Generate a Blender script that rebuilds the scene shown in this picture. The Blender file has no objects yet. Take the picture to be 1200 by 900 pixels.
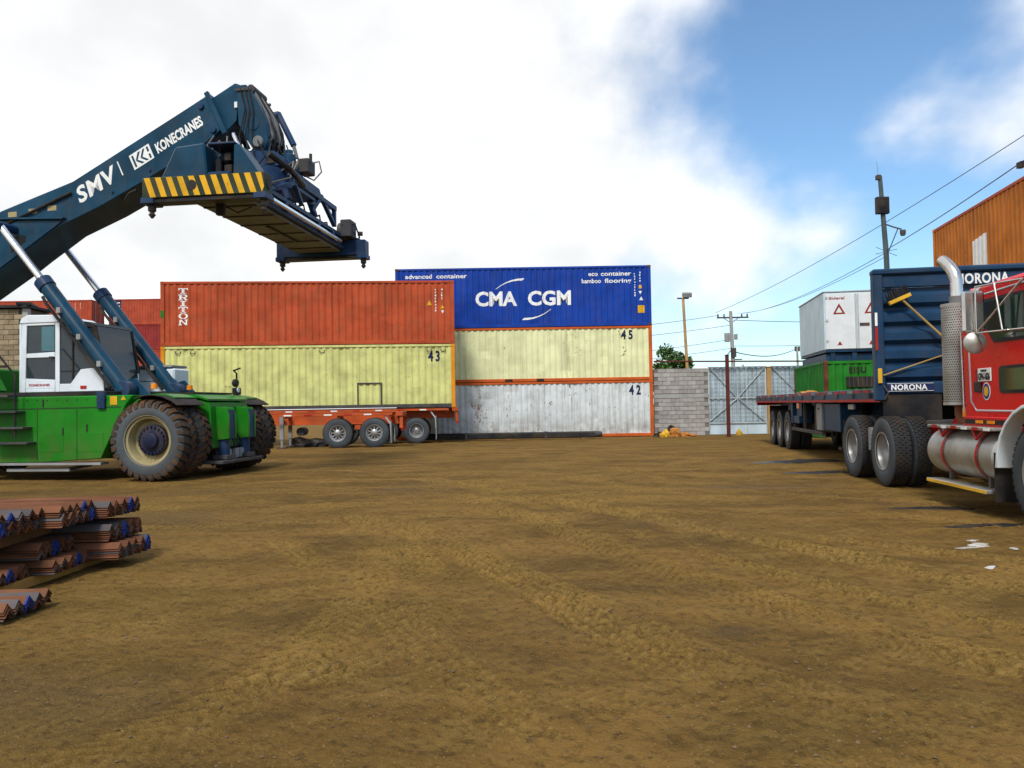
import bpy, bmesh, math, random
import numpy as np
from mathutils import Vector, Matrix
random.seed(7); rng = np.random.default_rng(7)
sc = bpy.context.scene
C = sc.collection
R = math.radians

# ---------------------------------------------------------------- camera, sky, sun, exposure
cam = bpy.data.objects.new('camera', bpy.data.cameras.new('camera')); C.objects.link(cam)
cam.data.sensor_width = 36; cam.data.lens = 27.18; cam.data.clip_start = 0.05; cam.data.clip_end = 3000
cam.location = (0, 0, 1.45)
cam.rotation_euler = (Matrix.Rotation(R(90 + 1.58), 3, 'X') @ Matrix.Rotation(R(-0.95), 3, 'Z')).to_euler()
sc.camera = cam
SUN_EL, SUN_AZ = 50.0, 194.0            # azimuth measured clockwise from +Y (view direction)
ZOFF, NSC, LOCX, LOCY = 0.55, 1.9, 1.3, 2.2
wd = bpy.data.worlds.new('World'); sc.world = wd; wd.use_nodes = True
nt = wd.node_tree; nt.nodes.clear()
def N(nt, t, **k):
    n = nt.nodes.new(t)
    for a, b in k.items():
        if a in n.bl_rna.properties: setattr(n, a, b)
        else: n.inputs[a].default_value = b
    return n
def math_node(nt, op, a, b=None, c=None, clamp=False):
    n = nt.nodes.new('ShaderNodeMath'); n.operation = op; n.use_clamp = clamp
    for i, v in enumerate((a, b, c)):
        if v is None: continue
        if isinstance(v, (int, float)): n.inputs[i].default_value = v
        else: nt.links.new(v, n.inputs[i])
    return n.outputs[0]
def ramp(nt, src, lo, hi, a=0.0, b=1.0, smooth=True):
    n = nt.nodes.new('ShaderNodeMapRange'); n.interpolation_type = 'SMOOTHSTEP' if smooth else 'LINEAR'
    n.inputs[1].default_value = lo; n.inputs[2].default_value = hi; n.inputs[3].default_value = a; n.inputs[4].default_value = b
    nt.links.new(src, n.inputs[0]); return n.outputs[0]
def mixc(nt, fac, a, b, mode='MIX'):
    n = nt.nodes.new('ShaderNodeMix'); n.data_type = 'RGBA'; n.blend_type = mode
    for i, v in ((0, fac), (6, a), (7, b)):
        if isinstance(v, (int, float)): n.inputs[i].default_value = v
        elif isinstance(v, (tuple, list)): n.inputs[i].default_value = (*v[:3], 1)
        else: nt.links.new(v, n.inputs[i])
    return n.outputs[2]
sky = N(nt, 'ShaderNodeTexSky', sky_type='NISHITA', sun_disc=False)
sky.sun_elevation = R(SUN_EL); sky.sun_rotation = R(SUN_AZ); sky.air_density = 1.0; sky.dust_density = 0.6; sky.ozone_density = 2.5
tc = N(nt, 'ShaderNodeTexCoord')
sp = N(nt, 'ShaderNodeSeparateXYZ'); nt.links.new(tc.outputs['Generated'], sp.inputs[0])
zz = math_node(nt, 'ADD', math_node(nt, 'MAXIMUM', sp.outputs[2], 0.0), ZOFF)
cb = N(nt, 'ShaderNodeCombineXYZ')
nt.links.new(math_node(nt, 'DIVIDE', sp.outputs[0], zz), cb.inputs[0])
nt.links.new(math_node(nt, 'DIVIDE', sp.outputs[1], zz), cb.inputs[1])
n1 = N(nt, 'ShaderNodeTexNoise', Scale=NSC, Detail=6.0, Roughness=0.5, Distortion=0.25)
mp = N(nt, 'ShaderNodeMapping'); mp.inputs['Location'].default_value = (LOCX, LOCY, 0.0); mp.inputs['Scale'].default_value = (1.0, 0.8, 1)
nt.links.new(cb.outputs[0], mp.inputs[0]); nt.links.new(mp.outputs[0], n1.inputs['Vector'])
n2 = N(nt, 'ShaderNodeTexNoise', Scale=3.4, Detail=6.0, Roughness=0.5)
nt.links.new(mp.outputs[0], n2.inputs['Vector'])
bias = ramp(nt, sp.outputs[0], -0.10, 0.36, 0.52, -0.10)           # the cloud bank thins out towards the east
cov = math_node(nt, 'ADD', math_node(nt, 'MULTIPLY_ADD', n1.outputs[0], 1.5, -0.25), bias)
cov = math_node(nt, 'ADD', cov, math_node(nt, 'MULTIPLY', math_node(nt, 'SUBTRACT', n2.outputs[0], 0.5), 1.1))
cmask = ramp(nt, cov, 0.30, 0.74)
shade = ramp(nt, n2.outputs[0], 0.35, 0.7, 8.2, 11.0)
cc = N(nt, 'ShaderNodeCombineXYZ')
nt.links.new(math_node(nt, 'MULTIPLY', shade, 0.985), cc.inputs[0]); nt.links.new(math_node(nt, 'MULTIPLY', shade, 0.995), cc.inputs[1]); nt.links.new(shade, cc.inputs[2])
skyb = mixc(nt, 1.0, sky.outputs[0], (1.32, 1.55, 1.62), 'MULTIPLY')
col = mixc(nt, math_node(nt, 'MULTIPLY', cmask, 0.97), skyb, cc.outputs[0])
bg = N(nt, 'ShaderNodeBackground', Strength=0.095)
nt.links.new(col, bg.inputs[0])
wo = N(nt, 'ShaderNodeOutputWorld'); nt.links.new(bg.outputs[0], wo.inputs[0])
sun = bpy.data.objects.new('sun', bpy.data.lights.new('sun', 'SUN')); C.objects.link(sun)
sun.data.energy = 2.7; sun.data.angle = R(12); sun.data.color = (1, 0.95, 0.87)
sun.location = (-20, -20, 40)
az, el = R(SUN_AZ), R(SUN_EL)
sdir = Vector((math.sin(az)*math.cos(el), math.cos(az)*math.cos(el), math.sin(el)))
sun.rotation_euler = sdir.to_track_quat('Z', 'Y').to_euler()
vs = sc.view_settings; vs.view_transform = 'Standard'; vs.look = 'None'; vs.exposure = 0.25; vs.gamma = 1.0; vs.use_curve_mapping = False
sc.render.engine = 'CYCLES'; sc.cycles.max_bounces = 6

# ---------------------------------------------------------------- materials
MATS = {}
RUST = (0.13, 0.045, 0.016)
def paint(name, col, rough=0.5, var=0.12, rust=0.0, streak=0.0, dirt=0.0, metal=0.0, bump=0.0, scale=1.0,
          dirtcol=(0.16, 0.11, 0.055), rustcol=RUST, low=0.0, coat=0.0, streakcol=(0.10, 0.06, 0.03), rustz=1.0, spec=0.15):
    """painted or bare surface with uneven tone, rust, run marks and dust"""
    if name in MATS: return MATS[name]
    m = bpy.data.materials.new(name); m.use_nodes = True; t = m.node_tree
    b = t.nodes['Principled BSDF']
    tc = N(t, 'ShaderNodeTexCoord'); oi = N(t, 'ShaderNodeObjectInfo')
    off = N(t, 'ShaderNodeVectorMath', operation='MULTIPLY_ADD')
    cmb = N(t, 'ShaderNodeCombineXYZ')
    for i in range(3): t.links.new(oi.outputs['Random'], cmb.inputs[i])
    t.links.new(cmb.outputs[0], off.inputs[0]); off.inputs[1].default_value = (37, 53, 71); t.links.new(tc.outputs['Object'], off.inputs[2])
    P = off.outputs[0]
    def noise(s, d=4, r=0.55, sx=1, sy=1, sz=1):
        n = N(t, 'ShaderNodeTexNoise', Scale=s*scale, Detail=float(d), Roughness=r)
        mp = N(t, 'ShaderNodeMapping'); mp.inputs['Scale'].default_value = (sx, sy, sz)
        t.links.new(P, mp.inputs[0]); t.links.new(mp.outputs[0], n.inputs['Vector']); return n.outputs[0]
    a = noise(1.3, 5)
    lo = tuple(c*(1-var) for c in col); hi = tuple(min(1, c*(1+var)+var*0.02) for c in col)
    c = mixc(t, ramp(t, a, 0.3, 0.7), lo, hi)
    rgh = None
    if streak:
        s = noise(3.2, 4, 0.6, 1.6, 1.6, 0.10)
        c = mixc(t, math_node(t, 'MULTIPLY', ramp(t, s, 0.52, 0.78), streak), c, streakcol)
        s2 = noise(2.4, 3, 0.6, 2.2, 2.2, 0.16)
        c = mixc(t, math_node(t, 'MULTIPLY', ramp(t, s2, 0.5, 0.8), streak*0.5), c, tuple(min(1, x*1.25+0.04) for x in col))
    if dirt:
        d = noise(2.1, 6, 0.65)
        dm = math_node(t, 'MULTIPLY', ramp(t, d, 0.38, 0.75), dirt)
        c = mixc(t, dm, c, dirtcol)
    if low:                                             # dust thrown up from the yard
        spz = N(t, 'ShaderNodeSeparateXYZ'); t.links.new(tc.outputs['Object'], spz.inputs[0])
        lm = math_node(t, 'MULTIPLY', ramp(t, spz.outputs[2], 1.4, 0.1), math_node(t, 'MULTIPLY', ramp(t, noise(3.0, 5), 0.3, 0.65), low))
        c = mixc(t, lm, c, dirtcol)
    if rust:
        r1 = noise(8.0, 8, 0.72, 1, 1, rustz); r2 = noise(0.9, 3, 0.5, 1, 1, 0.5)
        rr = math_node(t, 'ADD', r1, math_node(t, 'MULTIPLY', math_node(t, 'SUBTRACT', r2, 0.5), 0.55))
        th = 0.78 - 0.28*rust
        rm = ramp(t, rr, th, th+0.05)
        c = mixc(t, rm, c, mixc(t, ramp(t, noise(14, 3), 0.3, 0.7), rustcol, tuple(x*0.45 for x in rustcol)))
        rgh = math_node(t, 'MULTIPLY_ADD', rm, 0.85-rough, rough)
        if metal: t.links.new(math_node(t, 'MULTIPLY_ADD', rm, -metal, metal), b.inputs['Metallic'])
    elif metal: b.inputs['Metallic'].default_value = metal
    t.links.new(c, b.inputs['Base Color'])
    if rgh is None: rgh = math_node(t, 'MULTIPLY_ADD', math_node(t, 'SUBTRACT', noise(6, 4), 0.5), 0.22, rough)
    t.links.new(rgh, b.inputs['Roughness'])
    if not metal: b.inputs['Specular IOR Level'].default_value = spec
    if coat: b.inputs['Coat Weight'].default_value = coat; b.inputs['Coat Roughness'].default_value = 0.08
    if bump:
        bp = N(t, 'ShaderNodeBump', Strength=bump, Distance=0.02)
        t.links.new(noise(9, 6, 0.6), bp.inputs['Height']); t.links.new(bp.outputs[0], b.inputs['Normal'])
    MATS[name] = m; return m

M = {}
M['triton'] = paint('red_oxide_paint', (0.39, 0.064, 0.021), 0.55, 0.18, rust=0.22, streak=0.55, dirt=0.2, streakcol=(0.17, 0.035, 0.018))
M['cream'] = paint('yellow_cream_paint', (0.58, 0.60, 0.23), 0.6, 0.14, rust=0.34, streak=0.45, dirt=0.25, streakcol=(0.22, 0.2, 0.09), bump=0.2)
M['pale'] = paint('pale_cream_paint', (0.70, 0.73, 0.43), 0.6, 0.10, rust=0.34, streak=0.45, dirt=0.12, streakcol=(0.25, 0.24, 0.14), bump=0.2)
M['grey'] = paint('weathered_white_paint', (0.60, 0.66, 0.69), 0.6, 0.12, rust=0.54, streak=0.8, dirt=0.25, low=0.5, streakcol=(0.20, 0.16, 0.11), bump=0.25, rustcol=(0.30, 0.15, 0.07), rustz=0.4)
M['blue'] = paint('deep_blue_paint', (0.003, 0.042, 0.30), 0.45, 0.15, rust=0.20, streak=0.25, dirt=0.06)
M['orangec'] = paint('orange_container_paint', (0.50, 0.155, 0.014), 0.55, 0.15, rust=0.30, streak=0.8, dirt=0.1, streakcol=(0.23, 0.06, 0.02))
M['redc'] = paint('far_red_paint', (0.36, 0.06, 0.028), 0.6, 0.15, rust=0.1, streak=0.3)
M['redd'] = paint('far_dark_red_paint', (0.24, 0.026, 0.024), 0.6, 0.15, rust=0.1, streak=0.3)
M['greenc'] = paint('green_container_paint', (0.012, 0.17, 0.016), 0.5, 0.2, rust=0.2, streak=0.4)
M['orail'] = paint('orange_rail_paint', (0.52, 0.10, 0.018), 0.55, 0.15, rust=0.35, dirt=0.2)
M['yrail'] = paint('amber_post_paint', (0.62, 0.24, 0.012), 0.5, 0.15, rust=0.3)
M['rustbar'] = paint('rusty_brown_steel', (0.125, 0.046, 0.020), 0.75, 0.45, rust=0.42, dirt=0.35, dirtcol=(0.085, 0.050, 0.032), bump=0.3)
M['orange'] = paint('orange_chassis_paint', (0.45, 0.075, 0.018), 0.5, 0.2, rust=0.35, dirt=0.35)
M['green'] = paint('machine_green_paint', (0.009, 0.175, 0.009), 0.33, 0.14, rust=0.10, dirt=0.12, low=0.5, streak=0.12, dirtcol=(0.11, 0.072, 0.038))
M['boom'] = paint('boom_blue_paint', (0.003, 0.043, 0.088), 0.36, 0.22, rust=0.10, dirt=0.12, streak=0.15)
M['boomd'] = paint('spreader_blue_paint', (0.007, 0.036, 0.100), 0.4, 0.25, rust=0.25, dirt=0.2)
M['belly'] = paint('grey_plate', (0.15, 0.155, 0.16), 0.6, 0.2, rust=0.2)
M['black'] = paint('black_paint', (0.012, 0.013, 0.016), 0.5, 0.3, dirt=0.25)
M['rubber'] = paint('dusty_rubber', (0.022, 0.022, 0.024), 0.8, 0.25, dirt=0.45, dirtcol=(0.10, 0.065, 0.035), bump=0.3)
M['wall'] = paint('tyre_sidewall', (0.062, 0.078, 0.092), 0.7, 0.2, dirt=0.4, dirtcol=(0.10, 0.075, 0.05), bump=0.2)
M['roadwall'] = paint('road_tyre_sidewall', (0.046, 0.058, 0.070), 0.7, 0.25, dirt=0.35, dirtcol=(0.08, 0.06, 0.04), bump=0.2)
M['lug'] = paint('dirt_caked_rubber', (0.035, 0.026, 0.02), 0.9, 0.3, dirt=0.95, dirtcol=(0.115, 0.06, 0.03), bump=0.5)
M['creamrim'] = paint('cream_rim', (0.36, 0.31, 0.16), 0.55, 0.2, dirt=0.6, rust=0.1)
M['hub'] = paint('dark_hub', (0.010, 0.016, 0.045), 0.5, 0.2, dirt=0.3)
M['steelrim'] = paint('dull_alloy_rim', (0.36, 0.37, 0.38), 0.42, 0.15, metal=0.6, dirt=0.45)
M['chrome'] = paint('chrome', (0.62, 0.61, 0.59), 0.22, 0.12, metal=1.0, dirt=0.25, dirtcol=(0.2, 0.15, 0.1))
M['alu'] = paint('polished_tank_metal', (0.44, 0.44, 0.42), 0.42, 0.15, metal=0.7, dirt=0.6, dirtcol=(0.14, 0.12, 0.09))
M['rod'] = paint('chromed_rod', (0.78, 0.80, 0.84), 0.18, 0.05, metal=0.85)
M['cabwhite'] = paint('cab_white_paint', (0.66, 0.72, 0.78), 0.35, 0.06, dirt=0.14)
M['white'] = paint('white_lettering', (0.78, 0.80, 0.80), 0.5, 0.06, dirt=0.14)
M['navy'] = paint('navy_stencil', (0.012, 0.02, 0.075), 0.6, 0.2)
M['yellow'] = paint('worn_yellow_paint', (0.62, 0.34, 0.015), 0.5, 0.15, rust=0.30, rustcol=(0.03, 0.03, 0.02), scale=2.0)
M['dkgreen'] = paint('dark_green_black_paint', (0.020, 0.035, 0.022), 0.5, 0.3, dirt=0.2)
M['red'] = paint('truck_red_paint', (0.58, 0.003, 0.004), 0.3, 0.08, coat=0.06, dirt=0.05, spec=0.16)
M['redp'] = paint('plain_red', (0.36, 0.010, 0.010), 0.5, 0.15, dirt=0.25)
M['hblue'] = paint('headboard_blue_paint', (0.006, 0.036, 0.088), 0.42, 0.2, rust=0.12, dirt=0.12, streak=0.15)
M['dgrey'] = paint('dark_grey_metal', (0.05, 0.052, 0.058), 0.55, 0.2, dirt=0.4)
M['mgrey'] = paint('mid_grey_metal', (0.25, 0.26, 0.27), 0.5, 0.15, dirt=0.3)
M['timber'] = paint('old_timber', (0.17, 0.085, 0.035), 0.85, 0.3, dirt=0.3, bump=0.4)
M['timbery'] = paint('yellow_timber', (0.38, 0.20, 0.045), 0.85, 0.3, dirt=0.3, bump=0.4)
M['handle'] = paint('wooden_handle', (0.36, 0.24, 0.08), 0.6, 0.2)
M['boxwhite'] = paint('white_panel', (0.66, 0.74, 0.80), 0.45, 0.05, dirt=0.12, streak=0.1)
M['boxside'] = paint('pale_blue_panel', (0.47, 0.60, 0.68), 0.45, 0.08, streak=0.15)
M['amber'] = paint('amber_lens', (0.75, 0.22, 0.01), 0.2, 0.1)
M['block'] = paint('concrete_block', (0.34, 0.335, 0.33), 0.9, 0.22, dirt=0.3, bump=0.5)
M['tanblock'] = paint('tan_concrete_block', (0.27, 0.22, 0.145), 0.9, 0.3, dirt=0.6, bump=0.5)
M['mortar'] = paint('mortar', (0.17, 0.165, 0.155), 0.95, 0.2, bump=0.4)
M['galv'] = paint('blue_grey_sheet', (0.36, 0.45, 0.52), 0.45, 0.2, rust=0.2, streak=0.3, streakcol=(0.2, 0.24, 0.28))
M['galv2'] = paint('pale_sheet', (0.48, 0.60, 0.70), 0.5, 0.12, rust=0.1)
M['frame'] = paint('pale_steel_tube', (0.40, 0.45, 0.48), 0.45, 0.15, rust=0.3)
M['postred'] = paint('dark_red_post', (0.09, 0.018, 0.016), 0.6, 0.25, rust=0.3)
M['tanpole'] = paint('tan_pole', (0.42, 0.25, 0.10), 0.6, 0.15, rust=0.2)
M['conc'] = paint('concrete_pole', (0.30, 0.31, 0.30), 0.85, 0.15, bump=0.2)
M['cctv'] = paint('grey_green_pole', (0.06, 0.085, 0.085), 0.5, 0.2)
M['wire'] = paint('wire', (0.10, 0.12, 0.13), 0.6, 0.1)
M['ragor'] = paint('orange_tarp', (0.42, 0.17, 0.035), 0.7, 0.25, dirt=0.4)
M['ragye'] = paint('yellow_plastic', (0.65, 0.38, 0.03), 0.6, 0.25, dirt=0.3)
M['roof'] = paint('dark_roof_sheet', (0.02, 0.022, 0.026), 0.6, 0.2)
M['bark'] = paint('bark', (0.10, 0.075, 0.05), 0.9, 0.3, bump=0.5)
M['stone'] = paint('small_stone', (0.115, 0.080, 0.044), 0.9, 0.35)
M['stencilred'] = paint('dark_red_mark', (0.26, 0.025, 0.02), 0.6, 0.2)
M['bluep'] = paint('blue_end_paint', (0.010, 0.030, 0.17), 0.6, 0.25, dirt=0.15)
def glass(name, col, rough=0.05):
    m = bpy.data.materials.new(name); m.use_nodes = True; b = m.node_tree.nodes['Principled BSDF']
    t = m.node_tree
    n = N(t, 'ShaderNodeTexNoise', Scale=3.0, Detail=3.0)
    tc = N(t, 'ShaderNodeTexCoord'); t.links.new(tc.outputs['Object'], n.inputs['Vector'])
    t.links.new(mixc(t, n.outputs[0], tuple(c*0.7 for c in col), tuple(c*1.4 for c in col)), b.inputs['Base Color'])
    b.inputs['Roughness'].default_value = rough; b.inputs['IOR'].default_value = 1.5
    b.inputs['Transmission Weight'].default_value = 0.35; MATS[name] = m; return m
M['glass'] = glass('dark_cab_glass', (0.035, 0.05, 0.06))
M['glassb'] = glass('blue_cab_glass', (0.07, 0.20, 0.24))
M['glassg'] = glass('green_truck_glass', (0.012, 0.045, 0.035))
def leafmat(name, a, b_):
    m = bpy.data.materials.new(name); m.use_nodes = True; t = m.node_tree; b = t.nodes['Principled BSDF']
    oi = N(t, 'ShaderNodeTexCoord'); n = N(t, 'ShaderNodeTexNoise', Scale=2.5, Detail=4.0)
    t.links.new(oi.outputs['Object'], n.inputs['Vector'])
    t.links.new(mixc(t, ramp(t, n.outputs[0], 0.35, 0.65), a, b_), b.inputs['Base Color']); b.inputs['Roughness'].default_value = 0.5
    return m
M['leaf'] = leafmat('broad_leaf', (0.025, 0.075, 0.012), (0.075, 0.16, 0.025))

# ---------------------------------------------------------------- mesh helpers
class MB:
    def __init__(s): s.v = []; s.f = []
    def add(s, vs, fs):
        o = len(s.v); s.v += [tuple(v) for v in vs]; s.f += [tuple(i+o for i in f) for f in fs]; return s
    def box(s, x0, x1, y0, y1, z0, z1, rot=None, piv=None):
        vs = [(x, y, z) for z in (z0, z1) for y in (y0, y1) for x in (x0, x1)]
        if rot is not None:
            p = Vector(piv if piv is not None else ((x0+x1)/2, (y0+y1)/2, (z0+z1)/2)); vs = [rot @ (Vector(v)-p) + p for v in vs]
        return s.add(vs, [(0, 2, 3, 1), (4, 5, 7, 6), (0, 1, 5, 4), (1, 3, 7, 5), (3, 2, 6, 7), (2, 0, 4, 6)])
    def prism(s, poly, a, b, axis='y'):
        """polygon in the plane across `axis`, extruded from a to b"""
        n = len(poly)
        ar = sum(poly[i][0]*poly[(i+1) % n][1]-poly[(i+1) % n][0]*poly[i][1] for i in range(n))
        if ar < 0: poly = poly[::-1]
        if axis == 'y': g = lambda p, t: (p[0], t, p[1])
        elif axis == 'x': g = lambda p, t: (t, p[0], p[1])
        else: g = lambda p, t: (p[0], p[1], t)
        vs = [g(p, a) for p in poly]+[g(p, b) for p in poly]
        fs = [tuple(range(n)), tuple(range(2*n-1, n-1, -1))]+[((i+1) % n, i, n+i, n+(i+1) % n) for i in range(n)]
        flip = (axis == 'y') != (b < a)
        if flip == (axis == 'y'): pass
        return s.add(vs, fs)
    def cyl(s, p0, p1, r0, r1=None, n=16, caps=True):
        r1 = r0 if r1 is None else r1
        p0, p1 = Vector(p0), Vector(p1); d = (p1-p0).normalized()
        u = d.orthogonal().normalized(); w = d.cross(u)
        vs = []
        for p, r in ((p0, r0), (p1, r1)):
            for i in range(n):
                a = 2*math.pi*i/n; vs.append(p+(u*math.cos(a)+w*math.sin(a))*r)
        fs = [(i, (i+1) % n, n+(i+1) % n, n+i) for i in range(n)]
        if caps: fs += [tuple(range(n-1, -1, -1)), tuple(range(n, 2*n))]
        return s.add(vs, fs)
    def tube(s, pts, r, n=8):
        pts = [Vector(p) for p in pts]; k = len(pts); vs = []; u = None
        rs = r if isinstance(r, (list, tuple)) else [r]*k
        for i, p in enumerate(pts):
            d = (pts[min(i+1, k-1)]-pts[max(i-1, 0)]).normalized()
            if u is None: u = d.orthogonal().normalized()
            u = (u-d*u.dot(d)).normalized(); w = d.cross(u)
            vs += [p+(u*math.cos(2*math.pi*j/n)+w*math.sin(2*math.pi*j/n))*rs[i] for j in range(n)]
        fs = [(i*n+j, i*n+(j+1) % n, (i+1)*n+(j+1) % n, (i+1)*n+j) for i in range(k-1) for j in range(n)]
        fs += [tuple(range(n-1, -1, -1)), tuple(range((k-1)*n, k*n))]
        return s.add(vs, fs)
    def lathe(s, prof, n=32, axis='y', c=(0, 0, 0), closed=False):
        """profile of (radius, position along the axis)"""
        vs = []
        for r, a in prof:
            for j in range(n):
                t = 2*math.pi*j/n; p, q = r*math.cos(t), r*math.sin(t)
                vs.append({'y': (c[0]+p, c[1]+a, c[2]+q), 'x': (c[0]+a, c[1]+p, c[2]+q), 'z': (c[0]+p, c[1]+q, c[2]+a)}[axis])
        k = len(prof); rng_ = range(k if closed else k-1)
        return s.add(vs, [(i*n+j, i*n+(j+1) % n, ((i+1) % k)*n+(j+1) % n, ((i+1) % k)*n+j) for i in rng_ for j in range(n)])
    def mesh(s, name, bevel=0, smooth=35, fixn=True):
        me = bpy.data.meshes.new(name); me.from_pydata(s.v, [], s.f)
        if fixn or bevel:
            bm = bmesh.new(); bm.from_mesh(me)
            if fixn: bmesh.ops.recalc_face_normals(bm, faces=bm.faces)
            if bevel:
                es = [e for e in bm.edges if len(e.link_faces) == 2 and e.calc_face_angle(0) > 0.5]
                if es: bmesh.ops.bevel(bm, geom=es, offset=bevel, segments=1, affect='EDGES', clamp_overlap=True, profile=0.5)
            bm.to_mesh(me); bm.free()
        if smooth:
            me.polygons.foreach_set('use_smooth', [True]*len(me.polygons)); me.set_sharp_from_angle(angle=R(smooth))
        return me
    def build(s, name, mat, parent=None, bevel=0, smooth=35, fixn=True):
        return link(name, s.mesh(name, bevel, smooth, fixn), mat, parent)
def link(name, me, mat=None, parent=None, loc=None, rot=None):
    o = bpy.data.objects.new(name, me); C.objects.link(o)
    if mat is not None and not me.materials: me.materials.append(M[mat] if isinstance(mat, str) else mat)
    if parent is not None: o.parent = parent
    if loc is not None: o.location = loc
    if rot is not None: o.rotation_euler = rot
    return o
def tag(o, label, cat, group=None, kind=None):
    if label: o['label'] = label
    if cat: o['category'] = cat
    if group: o['group'] = group
    if kind: o['kind'] = kind
    return o
def thing(name, label, cat, loc=(0, 0, 0), rz=0, group=None):
    o = bpy.data.objects.new(name, None); C.objects.link(o); o.empty_display_size = 0.3
    o.location = loc; o.rotation_euler = (0, 0, rz); return tag(o, label, cat, group)
def text2d(txt, h, xs=1.0, bold=0.0, shear=0.0, align='LEFT', sp=1.0):
    """outline of a word as flat polygons, cap height h, left-bottom at 0,0"""
    cu = bpy.data.curves.new('t', 'FONT'); cu.body = txt; cu.size = 1.0; cu.offset = bold; cu.shear = shear; cu.resolution_u = 3; cu.space_character = sp
    o = bpy.data.objects.new('t', cu); C.objects.link(o); bpy.context.view_layer.update()
    me = bpy.data.meshes.new_from_object(o.evaluated_get(bpy.context.evaluated_depsgraph_get()))
    bpy.data.objects.remove(o); bpy.data.curves.remove(cu)
    vs = np.array([v.co[:2] for v in me.vertices]); fs = [tuple(p.vertices) for p in me.polygons]; bpy.data.meshes.remove(me)
    cap = 0.69
    vs[:, 0] -= vs[:, 0].min(); k = h/cap
    vs[:, 0] *= k*xs; vs[:, 1] *= k
    w = vs[:, 0].max()
    if align == 'CENTER': vs[:, 0] -= w/2
    return vs, fs, w
def fitted(txt, w, h, bold=0.0, shear=0.0, sp=1.0):
    vs, fs, ww = text2d(txt, h, 1.0, bold, shear, sp=sp); vs[:, 0] *= w/ww; return vs, fs
def decal(name, vs, fs, mat, parent, to3d, th=0.004, nrm=(0, -1, 0)):
    """thin painted shape: flat outline lifted into the parent's frame with to3d(u, v)"""
    m = MB(); P = [Vector(to3d(a, b)) for a, b in vs]; n = Vector(nrm)*th
    m.add(P, fs); o = len(P)
    m.add([p+n for p in P], fs)
    cnt = {}
    for f in fs:
        for i in range(len(f)):
            e = (f[i], f[(i+1) % len(f)]); k = tuple(sorted(e)); cnt[k] = cnt.get(k, 0)+1
    m.f += [(a, b, b+o, a+o) for (a, b), c in cnt.items() if c == 1]
    return m.build(name, mat, parent, smooth=0)
def copy_tree(o, parent=None):
    c = o.copy(); C.objects.link(c); c.parent = parent
    for ch in list(o.children): copy_tree(ch, c)
    return c

# ---------------------------------------------------------------- ground
def vnoise(x, y, seed):
    r = np.random.default_rng(seed).random((256, 256))
    xi = np.floor(x).astype(int); yi = np.floor(y).astype(int); fx = x-xi; fy = y-yi
    fx = fx*fx*(3-2*fx); fy = fy*fy*(3-2*fy); xi &= 255; yi &= 255; x1 = (xi+1) & 255; y1 = (yi+1) & 255
    return (r[xi, yi]*(1-fx)*(1-fy)+r[x1, yi]*fx*(1-fy)+r[xi, y1]*(1-fx)*fy+r[x1, y1]*fx*fy)*2-1
def fbm(x, y, s, o, seed):
    t = 0; a = 1.0
    for i in range(o): t = t+a*vnoise(x*s+17.3*i, y*s+9.1*i, seed+i); a *= 0.5; s *= 2.03
    return t
def sstep(a, b, x): t = np.clip((x-a)/(b-a), 0, 1); return t*t*(3-2*t)
def base_drop(y): return -0.12*sstep(27, 34, np.asarray(y, float))
def axis(segs):
    o = []
    for a, b, d in segs: o += list(np.arange(a, b, d))
    return o
far = [45*1.18**i for i in range(20)]
yy = np.array([-600., -200, -80, -40, -20, -10, -5, -2, 0, 1, 1.6]+axis([(2, 8, .023), (8, 16, .05), (16, 24, .09), (24, 45, .3)])+far)
xp = axis([(0, 4.6, .026), (4.6, 12, .06), (12, 24, .2), (24, 45, .8)])+far
xx = np.array([-v for v in xp[::-1] if v > 0]+xp)
X, Y = np.meshgrid(xx, yy)
near = np.clip(1.3-np.hypot(X, Y)/45, 0, 1)
Hh = (fbm(X, Y, 0.16, 3, 3)*0.035+fbm(X, Y, 0.9, 4, 11)*0.014+fbm(X, Y, 4.0, 3, 23)*0.0045+np.maximum(fbm(X, Y, 11.0, 2, 29)-.35, 0)*0.012)*near
wet = fbm(X, Y, 0.55, 6, 41)*0.62-.1
for sx_, sy_, ra, rb, am in ((1.40, 4.95, .22, .16, .9), (-.35, 4.6, .9, .5, .6), (-2.6, 4.0, .9, .5, .6), (.2, 10.5, 1.2, .6, .6), (4.6, 13.2, 1.6, .5, .7), (5.0, 10.4, 1.4, .5, .7), (.7, 2.9, .9, .4, .6), (-6, 13.5, 3, 1.0, .9), (-5.5, 10.5, 3, .6, .7)):
    wet = wet+am*np.exp(-((X-sx_)/ra)**2-((Y-sy_)/rb)**2)
wet = np.clip(wet, -1, 1)
tread_tone = np.zeros_like(X)
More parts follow.
